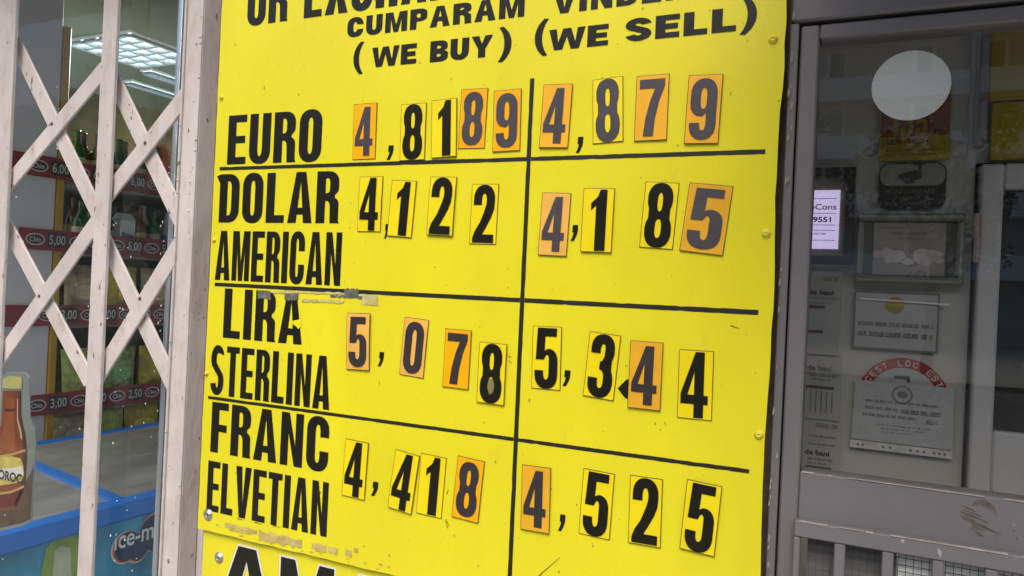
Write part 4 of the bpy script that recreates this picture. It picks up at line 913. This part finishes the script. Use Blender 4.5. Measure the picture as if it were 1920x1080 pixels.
# rims, divider and lids
def slope_bar(mb, y0, y1, dz, wd): mb.add([(XF-.02, y0, zf+dz), (XF-.02, y1, zf+dz), (XB+.03, y1, zb+dz), (XB+.03, y0, zb+dz), (XF-.02, y0, zf+dz-wd), (XF-.02, y1, zf+dz-wd), (XB+.03, y1, zb+dz-wd), (XB+.03, y0, zb+dz-wd)], [(0, 1, 2, 3), (7, 6, 5, 4), (0, 4, 5, 1), (1, 5, 6, 2), (2, 6, 7, 3), (3, 7, 4, 0)])
rm = MB().box(XF-.035, XF+.006, FY0, FY1, zf-.060, zf+.004, ch=.008).box(XB-.01, XB+.03, FY0, FY1, zb-.06, zb+.004, ch=.008)
fp(rm, 'rim', blue)
dv = MB(); yd = PX(150, 900, -2.3)[0]
YDV = PX(232, 945, XF)[0]-.02; YL = [FY0, YDV, YDV+.62, FY1-.04]
for yy in YL: dv = MB(); slope_bar(dv, yy, yy+.035, .006, .03); fp(dv, 'lid_frame', blue)
lidm = mat('freezer_lid', (.28, .285, .285), .10, .6, var=.35, vscale=10, stretch=(1, .35, 1))
for k in range(3):
    y0 = YL[k]+.0355; y1 = YL[k+1]-.0005
    fp(MB().add([(XF-.0355, y0, zf-.002), (XF-.0355, y1, zf-.002), (XB+.0305, y1, zb-.002), (XB+.0305, y0, zb-.002)], [(0, 1, 2, 3)]), 'glass_lid', lidm)

# shelf unit behind it
XS = -2.80
SY0, SY1 = .55, 3.4
so = (XS-.2, SY0, .02)
shelf = thing('shelf_unit', 'tall shop shelving with red price strips behind the chest freezer', 'shelving', so)
sp_ = lambda mb, name, m_, par=None, **k: on(mb, name, m_, par or shelf, so, **k)
ypost = PX(112, 300, XS)[0]; ypost2 = PX(126, 300, XS)[0]; ztop = PX(120, 46, XS)[1]
sp_(MB().box(XS-.05, XS-.012, SY0, ypost-.002, .04, ztop+.25, ch=.003), 'side_panel', mat('pale_grey_panel', (.66, .63, .65), .6, var=.06))
sp_(MB().box(XS-.05, XS-.006, ypost, ypost2, .04, ztop, ch=.003), 'upright', mat('amber_upright', (.50, .29, .02), .5, var=.12))
sp_(MB().box(XS-.45, XS-.43, ypost2+.002, SY1, .04, ztop-.12), 'back_panel', mat('shelf_back', (.11, .14, .12), .7, var=.4, vscale=7))
zr = [PX(40, 428, XS)[1]+.275, PX(40, 428, XS)[1]+.004, PX(150, 572, XS)[1], PX(60, 743, XS)[1]+.002]
sh_h = .078
red = mat('price_strip_red', (.27, .030, .045), .4, var=.12, vscale=12); lcd = mat('price_slot', (.05, .04, .04), .4, var=.1); lcdt = mat('price_digit', (.50, .52, .50), .5, var=0)
ovw = mat('oval_white', (.52, .48, .48), .5, var=.05); ovd = mat('oval_dark', (.05, .02, .03), .5, var=0)
sp_(MB().box(XS-.42, XS-.012, ypost2+.004, SY1, .745, .758, ch=.002), 'shelf', mat('shelf_board', (.22, .20, .18), .6, var=.1))
for i, zt in enumerate(zr):
    ys = (.93, .985, .92, 1.045)[i]
    sp_(MB().box(XS-.42, XS-.012, ypost2+.004, SY1, zt-sh_h-.012, zt-sh_h, ch=.002), 'shelf', mat('shelf_board', (.22, .20, .18), .6, var=.1))
    stp = sp_(MB().box(XS-.004, XS, ys, SY1, zt-sh_h, zt, ch=.001), 'price_strip', red)
    def piece(mb, nm, mm): mb.v = [(x-so[0], y-so[1], z-so[2]) for x, y, z in mb.v]; return mb.build(nm, mm, stp)
    for k in range(6):
        yc = 1.045+.168*k+(0, 0, .06, .035)[i]; zc = zt-sh_h/2
        piece(xpoly(MB(), [[(yc+.031*math.cos(a*.3307), zc+.0175*math.sin(a*.3307)) for a in range(19)]], XS+.0004), 'logo_oval', ovd)
        ov = xpoly(MB(), [[(yc+.037*math.cos(a*.3307), zc+.0225*math.sin(a*.3307)) for a in range(19)], [(yc+.031*math.cos(a*.3307), zc+.0175*math.sin(a*.3307)) for a in range(19)]], XS+.0006)
        print_text(ov, 'Chio', yc-.022, yc+.022, zc-.0095, zc+.0095, lambda a, b: (XS+.0009, a, b), .03); piece(ov, 'logo_ring', ovw)
        y2 = yc+.084; piece(MB().box(XS+.0002, XS+.0010, y2-.038, y2+.038, zt-sh_h+.012, zt-.010), 'price_slot', lcd)
        lt = MB(); print_text(lt, ('6,00', '5,00', '3,00', '3,00' if k < 2 else '2,50')[i], y2-.032, y2+.032, zc-.022, zc+.020, lambda a, b: (XS+.0014, a, b), .012); piece(lt, 'price_digits', lcdt)
# goods on the shelves
def bag_mb(wd, ht, dp):
    n_ = 7; vs = []; fs = []
    for s_ in (1, -1):
        for j in range(n_+1):
            for i in range(n_+1):
                u, v_ = i/n_*2-1, j/n_*2-1; bulge = dp/2*max(0, (1-u**4))**.6*max(0, (1-v_**4))**.6+.001
                vs.append((s_*bulge, u*wd/2*(1-.06*(1-v_*v_)), (v_+1)*ht/2))
    m_ = (n_+1)**2
    for j in range(n_):
        for i in range(n_):
            a = j*(n_+1)+i; fs += [(a, a+1, a+n_+2, a+n_+1), (m_+a, m_+a+n_+1, m_+a+n_+2, m_+a+1)]
    return MB().add(vs, fs)
BC = dict(red=(.50, .045, .03), orange=(.75, .20, .02), yellow=(.62, .46, .03), green=(.08, .24, .05), beige=(.42, .36, .22), lime=(.34, .42, .05))
random.seed(21)
protoB = {}
def bag(colr, y, zt_, lvl, x=None):
    if colr not in protoB:
        b_ = bag_mb(.155, .235, .06).build('snack_bag', mat('bag_'+colr, BC[colr], .3, .6, var=.55, vscale=16, bump=.5, bscale=40, grime=1.3, grime_col=dict(red=(.7, .5, .05), orange=(.6, .04, .02), yellow=(.10, .22, .04), green=(.6, .55, .2), beige=(.15, .12, .08), lime=(.65, .6, .4))[colr]), smooth=True)
        lab = MB(); xpoly(lab, [[(.045*math.cos(a*.4), .125+.03*math.sin(a*.4)) for a in range(16)]], .031); lab.build('print_patch', mat('bag_print_'+colr, tuple(min(.8, c*1.3+.06) for c in BC[colr]), .4, var=.3, vscale=40), b_)
        protoB[colr] = b_; o_ = b_
    else:
        b_ = protoB[colr]; o_ = b_.copy(); col.objects.link(o_)
        for c_ in b_.children: d_ = c_.copy(); col.objects.link(d_); d_.parent = o_
    o_.location = (XS-.07 if x is None else x, y, zt_); o_.rotation_euler = (0, random.uniform(-.1, 0), random.uniform(-.25, .25))
    tag(o_, f'{colr} snack bag standing on the {lvl} shelf of the shop shelving', 'snack bag', f'{colr} snack bags on the {lvl} shelf'); return o_
for i, (cols, lvl) in enumerate(((('red', 'yellow', 'green', 'red'), 'highest'), (('green', 'beige', 'green'), 'second highest'), (('beige', 'yellow', 'beige', 'red'), 'second lowest'), (('lime', 'green', 'yellow'), 'lowest'))):
    if i == 1: continue
    if i == 3:
        for k in range(8): bag(('beige', 'lime', 'yellow', 'green')[k % 4], 1.27+.165*k, .76, 'bottom')
    for k in range(8): bag(cols[k % len(cols)], (1.62 if i == 0 else 1.30)+.165*k, zr[i]-sh_h+.001, lvl)
bprof = [(.028, 0), (.033, .006), (.034, .15), (.030, .175), (.014, .21), (.0125, .25), (.014, .252), (.014, .268)]
bproto = {}
for k in range(14):
    colr = ('green', 'clear', 'green', 'brown')[k % 4]
    if colr not in bproto:
        o_ = MB().lathe([(a*.9, b*.78) for a, b in bprof], n=14).build('bottle', mat('bottle_'+colr, dict(green=(.02, .10, .03), clear=(.42, .44, .42), brown=(.10, .04, .015))[colr], .12, .6, var=.2, vscale=20), smooth=True)
        MB().lathe([(.0312, .05), (.0314, .052), (.0314, .10), (.0312, .102)], n=14).build('paper_label', mat('label_'+colr, dict(green=(.55, .52, .40), clear=(.18, .28, .34), brown=(.50, .40, .10))[colr], .5, var=.3, vscale=40), o_, smooth=True)
        bproto[colr] = o_
    else:
        o_ = bproto[colr].copy(); col.objects.link(o_)
        for c_ in bproto[colr].children: d_ = c_.copy(); col.objects.link(d_); d_.parent = o_
    o_.location = (XS-.055-.02*(k % 3), 1.26+.088*k, zr[1]-sh_h+.001)
    tag(o_, f'{colr} glass bottle standing in the row of drinks on the middle shelf', 'bottle', f'{colr} bottles on the middle shelf')
for k in range(9):
    o_ = bproto[('green', 'brown')[k % 2]].copy(); col.objects.link(o_)
    for c_ in bproto[('green', 'brown')[k % 2]].children: d_ = c_.copy(); col.objects.link(d_); d_.parent = o_
    o_.location = (XS-.06-.03*(k % 2), 1.23+.047*k, zr[0]-sh_h+.001); tag(o_, f'{("green", "brown")[k % 2]} glass bottle at the near end of the highest shelf', 'bottle', f'{("green", "brown")[k % 2]} bottles on the highest shelf')
for k in range(16):
    o_ = bproto[('green', 'brown', 'clear')[k % 3]].copy(); col.objects.link(o_)
    for c_ in bproto[('green', 'brown', 'clear')[k % 3]].children: d_ = c_.copy(); col.objects.link(d_); d_.parent = o_
    nm_ = ('green', 'brown', 'clear')[k % 3]; o_.location = (XS-.19, 1.24+.082*k, zr[1]-sh_h+.001); o_.scale = (1.1, 1.1, 1.12); tag(o_, f'{nm_} glass bottle in the taller back row of the middle shelf', 'bottle', f'{nm_} bottles in the back row')
for k, (y_, lb) in enumerate(((1.455, 'pale blue and white carton standing among the bottles of the middle shelf, nearer one'), (1.80, 'pale blue and white carton standing among the bottles of the middle shelf, farther one'))):
    co_ = (XS-.06, y_, zr[1]-sh_h+.001); t_ = thing('drink_carton', lb, 'carton', co_)
    MB().box(-.03, .028, -.036, .036, 0, .15, ch=.003).add([(-.03, -.036, .1502), (.028, -.036, .1502), (.028, .036, .1502), (-.03, .036, .1502), (-.001, -.034, .178), (-.001, .034, .178)], [(0, 1, 4), (1, 2, 5, 4), (2, 3, 5), (3, 0, 4, 5)]).build('body', mat('carton_white', (.52, .56, .56), .5, var=.1, vscale=30), t_)
    xpoly(MB(), [[(-.030, .03), (.030, .03), (.030, .085), (-.030, .10)]], .0285).build('print_band', mat('carton_blue', (.12, .25, .42), .5, var=.3, vscale=40), t_)
# ceiling louvre lamps
lampm = mat('lamp_glow', (.80, .92, 1.0), .4, var=0, emit=1.6); louv = mat('louvre_alu', (.42, .47, .50), .35, metal=.5, var=.1)
def lamp(x0, x1, y0, y1, n_, m_, label):
    lo = ((x0+x1)/2, (y0+y1)/2, 2.715)
    t_ = thing('ceiling_lamp', label, 'ceiling lamp', lo, 'louvred lamps on the shop ceiling')
    on(MB().box(x0-.012, x1+.012, y0-.012, y1+.012, 2.708, 2.7195), 'housing', mat('lamp_housing', (.75, .77, .78), .4, var=.03), t_, lo)
    on(MB().box(x0, x1, y0, y1, 2.7055, 2.7075), 'diffuser', lampm, t_, lo)
    g_ = MB(); dx, dy = (x1-x0)/n_, (y1-y0)/m_
    for i in range(n_+1): g_.box(x0+dx*i-dx*.10, x0+dx*i+dx*.10, y0, y1, 2.690, 2.7050)
    for j in range(m_+1):
        for i in range(n_): g_.box(x0+dx*(i+.1)+.0005, x0+dx*(i+.9)-.0005, y0+dy*j-dy*.13, y0+dy*j+dy*.13, 2.692, 2.7048)
    on(g_, 'louvre', louv, t_, lo)
    ld = bpy.data.lights.new('lamp_light', 'AREA'); ld.shape = 'RECTANGLE'; ld.size = x1-x0; ld.size_y = y1-y0; ld.energy = 220*(x1-x0)*(y1-y0)/.19; ld.color = (.88, .95, 1)
    l_ = bpy.data.objects.new('lamp_light', ld); col.objects.link(l_); l_.parent = t_; l_.location = (0, 0, -.05)
lamp(-3.78, -3.32, 1.80, 2.22, 4, 5, 'nearest louvred ceiling lamp, brightest and seen high through the window')
for (pa, pb), lb in ((((236, 157), (330, 182)), 'narrow louvred ceiling strip, lower and longer of two beyond the brightest lamp'), (((268, 137), (345, 157)), 'narrow louvred ceiling strip, upper of two just beyond the brightest lamp')):
    a, b = PZ(*pa, 2.70), PZ(*pb, 2.70);
    lamp(min(a[0], b[0]), max(a[0], b[0])+.02, min(a[1], b[1]), max(a[1], b[1])+.02, 2, 8, lb)

# beer bottle cut-out stuck inside the window
YS = YG+.024
def sx(px, py): return PY(px, py, YS)
bo = sx(20, 985)
cut = thing('bottle_poster', 'printed cut-out of a brown beer bottle with a yellow label stuck inside the window', 'poster', (bo[0], YS, bo[1])); co = (bo[0], YS, bo[1])
cp = lambda pts, y, name, m_: on(MB().poly([[sx(*p_) for p_ in pts]], y), name, m_, cut, co)
P3 = lambda lst: [(a/3.482, 690+b/3.484) for a, b in lst]      # read off an enlarged view
on(MB().poly([[sx(*p_) for p_ in P3([(-150, 1080), (-150, 60), (20, 45), (60, 25), (160, 28), (192, 60), (196, 330), (228, 400), (236, 500), (205, 1000), (150, 1030), (0, 1065)])]], YS, thick=.0015), 'backing', mat('cutout_backing', (.21, .235, .22), .35, var=.1, vscale=12), cut, co)
cp(P3([(-150, 1065), (-150, 760), (60, 770), (160, 760), (218, 650), (228, 520), (200, 985), (150, 1008), (0, 1045)]), YS-.0006, 'printed_table', mat('table_print', (.10, .06, .035), .4, var=.35, vscale=30))
cp(P3([(-90, 905), (-120, 840), (-125, 560), (-60, 440), (10, 380), (24, 150), (140, 148), (140, 310), (168, 440), (178, 560), (166, 780), (110, 905), (40, 930), (-40, 930)]), YS-.0010, 'printed_bottle', mat('amber_print', (.22, .052, .014), .3, var=.30, vscale=20))
cp(P3([(-30, 560), (30, 400), (52, 200), (100, 200), (96, 340), (110, 540), (60, 560)]), YS-.0013, 'printed_bottle', mat('amber_light_print', (.30, .085, .018), .3, var=.25, vscale=25))
cp(P3([(124, 148), (140, 148), (140, 310), (168, 440), (178, 560), (166, 780), (110, 905), (95, 908), (146, 770), (156, 560), (146, 440), (122, 320)]), YS-.0012, 'printed_bottle', mat('amber_dark_print', (.085, .022, .010), .3, var=.3, vscale=25))
cp(P3([(118, 200), (124, 200), (124, 330), (148, 420), (152, 470), (140, 460), (134, 420), (116, 340)]), YS-.0015, 'printed_bottle', mat('amber_shine_print', (.50, .34, .24), .3, var=.2, vscale=25))
cp(P3([(36, 262), (70, 268), (104, 262), (104, 280), (70, 285), (34, 280)]), YS-.0016, 'printed_bottle', MATS['amber_dark_print'])
cp(P3([(-60, 890), (-110, 850), (120, 800), (150, 800), (110, 890), (40, 915), (-30, 915)]), YS-.0012, 'printed_bottle', mat('amber_deep_print', (.13, .018, .010), .3, var=.3, vscale=25))
cp(P3([(20, 130), (26, 70), (60, 52), (140, 56), (150, 80), (148, 132), (90, 138)]), YS-.0014, 'printed_cap', mat('cap_print', (.46, .42, .16), .35, var=.2, vscale=60))
cp(P3([(-130, 590), (-30, 575), (80, 556), (172, 530), (170, 545), (80, 572), (-30, 592), (-130, 606)]), YS-.0014, 'printed_label', mat('gold_print', (.50, .33, .12), .35, var=.15, vscale=60))
cp(P3([(-130, 830), (-20, 815), (80, 800), (164, 765), (162, 780), (80, 815), (-20, 832), (-130, 846)]), YS-.0014, 'printed_label', MATS['gold_print'])
cp(P3([(-120, 765), (-120, 600), (-30, 585), (80, 575), (140, 590), (160, 640), (162, 700), (140, 745), (80, 755), (-40, 775)]), YS-.0015, 'printed_label', mat('label_print', (.56, .46, .10), .35, var=.35, vscale=50))
cp(P3([(-130, 720), (-130, 665), (20, 660), (155, 640), (160, 700), (20, 724)]), YS-.0018, 'printed_label', mat('label_white_print', (.66, .66, .58), .35, var=.06))
a = sx(*P3([(-45, 735)])[0]); b = sx(*P3([(152, 690)])[0]); zt_ = sx(*P3([(20, 668)])[0])[1]
g = MB(); print_text(g, 'NOROC', a[0], b[0], sx(*P3([(20, 728)])[0])[1], sx(*P3([(20, 666)])[0])[1]+.001, flat(YS-.0021), .035); on(g, 'lettering', mat('label_ink', (.03, .03, .06), .4, var=0), cut, co)

# ------------------------------------------------------------------ across the street (seen mirrored in the glass)
AYD = -40.0
ap_o = (0, AYD, 0)
apt = thing('apartment_block', 'pale apartment block with white balconies across the street, mirrored in the door glass', 'apartment building', ap_o)
app = lambda mb, name, m_, par=None: on(mb, name, m_, par or apt, ap_o)
aw = mat('apartment_render', (.50, .45, .40), .8, var=.1, vscale=.6)
wh = mat('balcony_white', (.84, .83, .80), .6, var=.05); dkw = mat('far_glass', (.03, .035, .04), .08, .6, var=.2, vscale=2)
AM = lambda px, py: PY(px, py, -AYD+2*YGD)           # the mirrored sight line meets the facade here
xa, zs = AM(1545, 155)[0], AM(1560, 155)[1]          # left edge of a bay, sill height
per, flr = 6.7, 2.8
app(MB().box(-170, 45, AYD-12, AYD, -.1, zs+2.75), 'wall', aw)
app(MB().box(-170.3, 45.3, AYD-12.3, AYD+1.0, zs+2.1, zs+2.42).box(-170, 45, AYD+.001, AYD+.4, zs+2.421, zs+2.76), 'roof', wh)
for lv in range(-3, 1):
    z0 = zs+flr*lv
    for k in range(-6, 5):
        bx = xa+per*k
        if bx < -50 or bx > 36: continue
        for wx, ww in ((.05, 1.25), (3.85, 1.25)):
            f_ = app(MB().box(bx+wx, bx+wx+.22, AYD, AYD+.1, z0, z0+1.5).box(bx+wx+.85, bx+wx+1.02, AYD, AYD+.1, z0, z0+1.5).box(bx+wx+.22, bx+wx+.85, AYD, AYD+.08, z0+1.42, z0+1.5), 'window', wh)
            mb = MB().box(bx+wx+.22, bx+wx+.85, AYD, AYD+.03, z0, z0+1.42); mb.v = [(x, y-AYD, z) for x, y, z in mb.v]; mb.build('pane', dkw, f_)
        app(MB().box(bx-.1, bx+6.2, AYD, AYD+1.0, z0-1.15, z0-1.0).box(bx-.1, bx+6.2, AYD+.92, AYD+1.0, z0-.999, z0-.55).box(bx-.1, bx+6.2, AYD+.95, AYD+1.02, z0-.53, z0-.06), 'balcony', wh)
        app(MB().box(bx+6.25, bx+6.55, AYD, AYD+.9, z0-1.2, z0+1.6), 'divider_fin', wh)
leafm = mat('leaf_green', (.050, .085, .028), .6, var=.5, vscale=3); bark = mat('bark', (.09, .07, .055), .9, var=.3, vscale=8, bump=.5)
random.seed(9)
def tree(x, y, h_, cr, label):
    t_ = thing('street_tree', label, 'tree', (x, y, -.02), 'street trees opposite the shop')
    tr_ = MB().tube((0, 0, 0), (.1, .05, h_*.42), .14, 9, r2=.10)
    for k in range(6):
        a_ = k*1.05; tr_.tube((.1, .05, h_*(.34+.02*k)), (cr*.6*math.cos(a_), cr*.6*math.sin(a_), h_*(.6+.05*k)), .055, 7, r2=.02)
    tr_.build('trunk', bark, t_)
    cr_ = MB()
    cl2 = [(random.gauss(0, cr*.42), random.gauss(0, cr*.42), h_*.66+random.gauss(0, h_*.13), random.uniform(.35, .75)) for k in range(34)]
    for cx_, cy_, cz_, r_ in cl2:
        for k in range(60):
            d_ = Vector((random.gauss(0, 1), random.gauss(0, 1), random.gauss(0, 1))).normalized()*r_*random.uniform(.5, 1.05); s_ = random.uniform(.07, .14)
            n_ = Vector((random.gauss(0, 1), random.gauss(0, 1), random.gauss(0, 1))).normalized(); u = n_.orthogonal().normalized()*s_; v_ = n_.cross(u)
            c_ = Vector((cx_, cy_, cz_))+d_; cr_.add([c_-u, c_-v_*.6, c_+u, c_+v_*.6], [(0, 1, 2, 3)])
    cr_.build('crown', leafm, t_)
tree(1.2, -20, 6.6, 2.5, 'leafy street tree opposite the door, mirrored in its glass')
tree(7.4, -21, 8.2, 2.6, 'tallest leafy street tree across the road, to the right of the door')
tree(-3.0, -20.5, 7.2, 2.3, 'leafy street tree across the road, just left of the one opposite the door')  # added to darken the mirrored sky gap in the door glass
for k in range(3): tree(-13-8.5*k, -12-2*k, 7.6+.5*k, 2.5, ['nearest leafy tree down the street to the left of the shop', 'second leafy tree down the street to the left of the shop', 'farthest leafy tree down the street to the left of the shop'][k])  # added to darken what the shop window reflects
tree(-7.0, -21, 7.4, 2.4, 'leafy street tree across the road, to the left of the door')
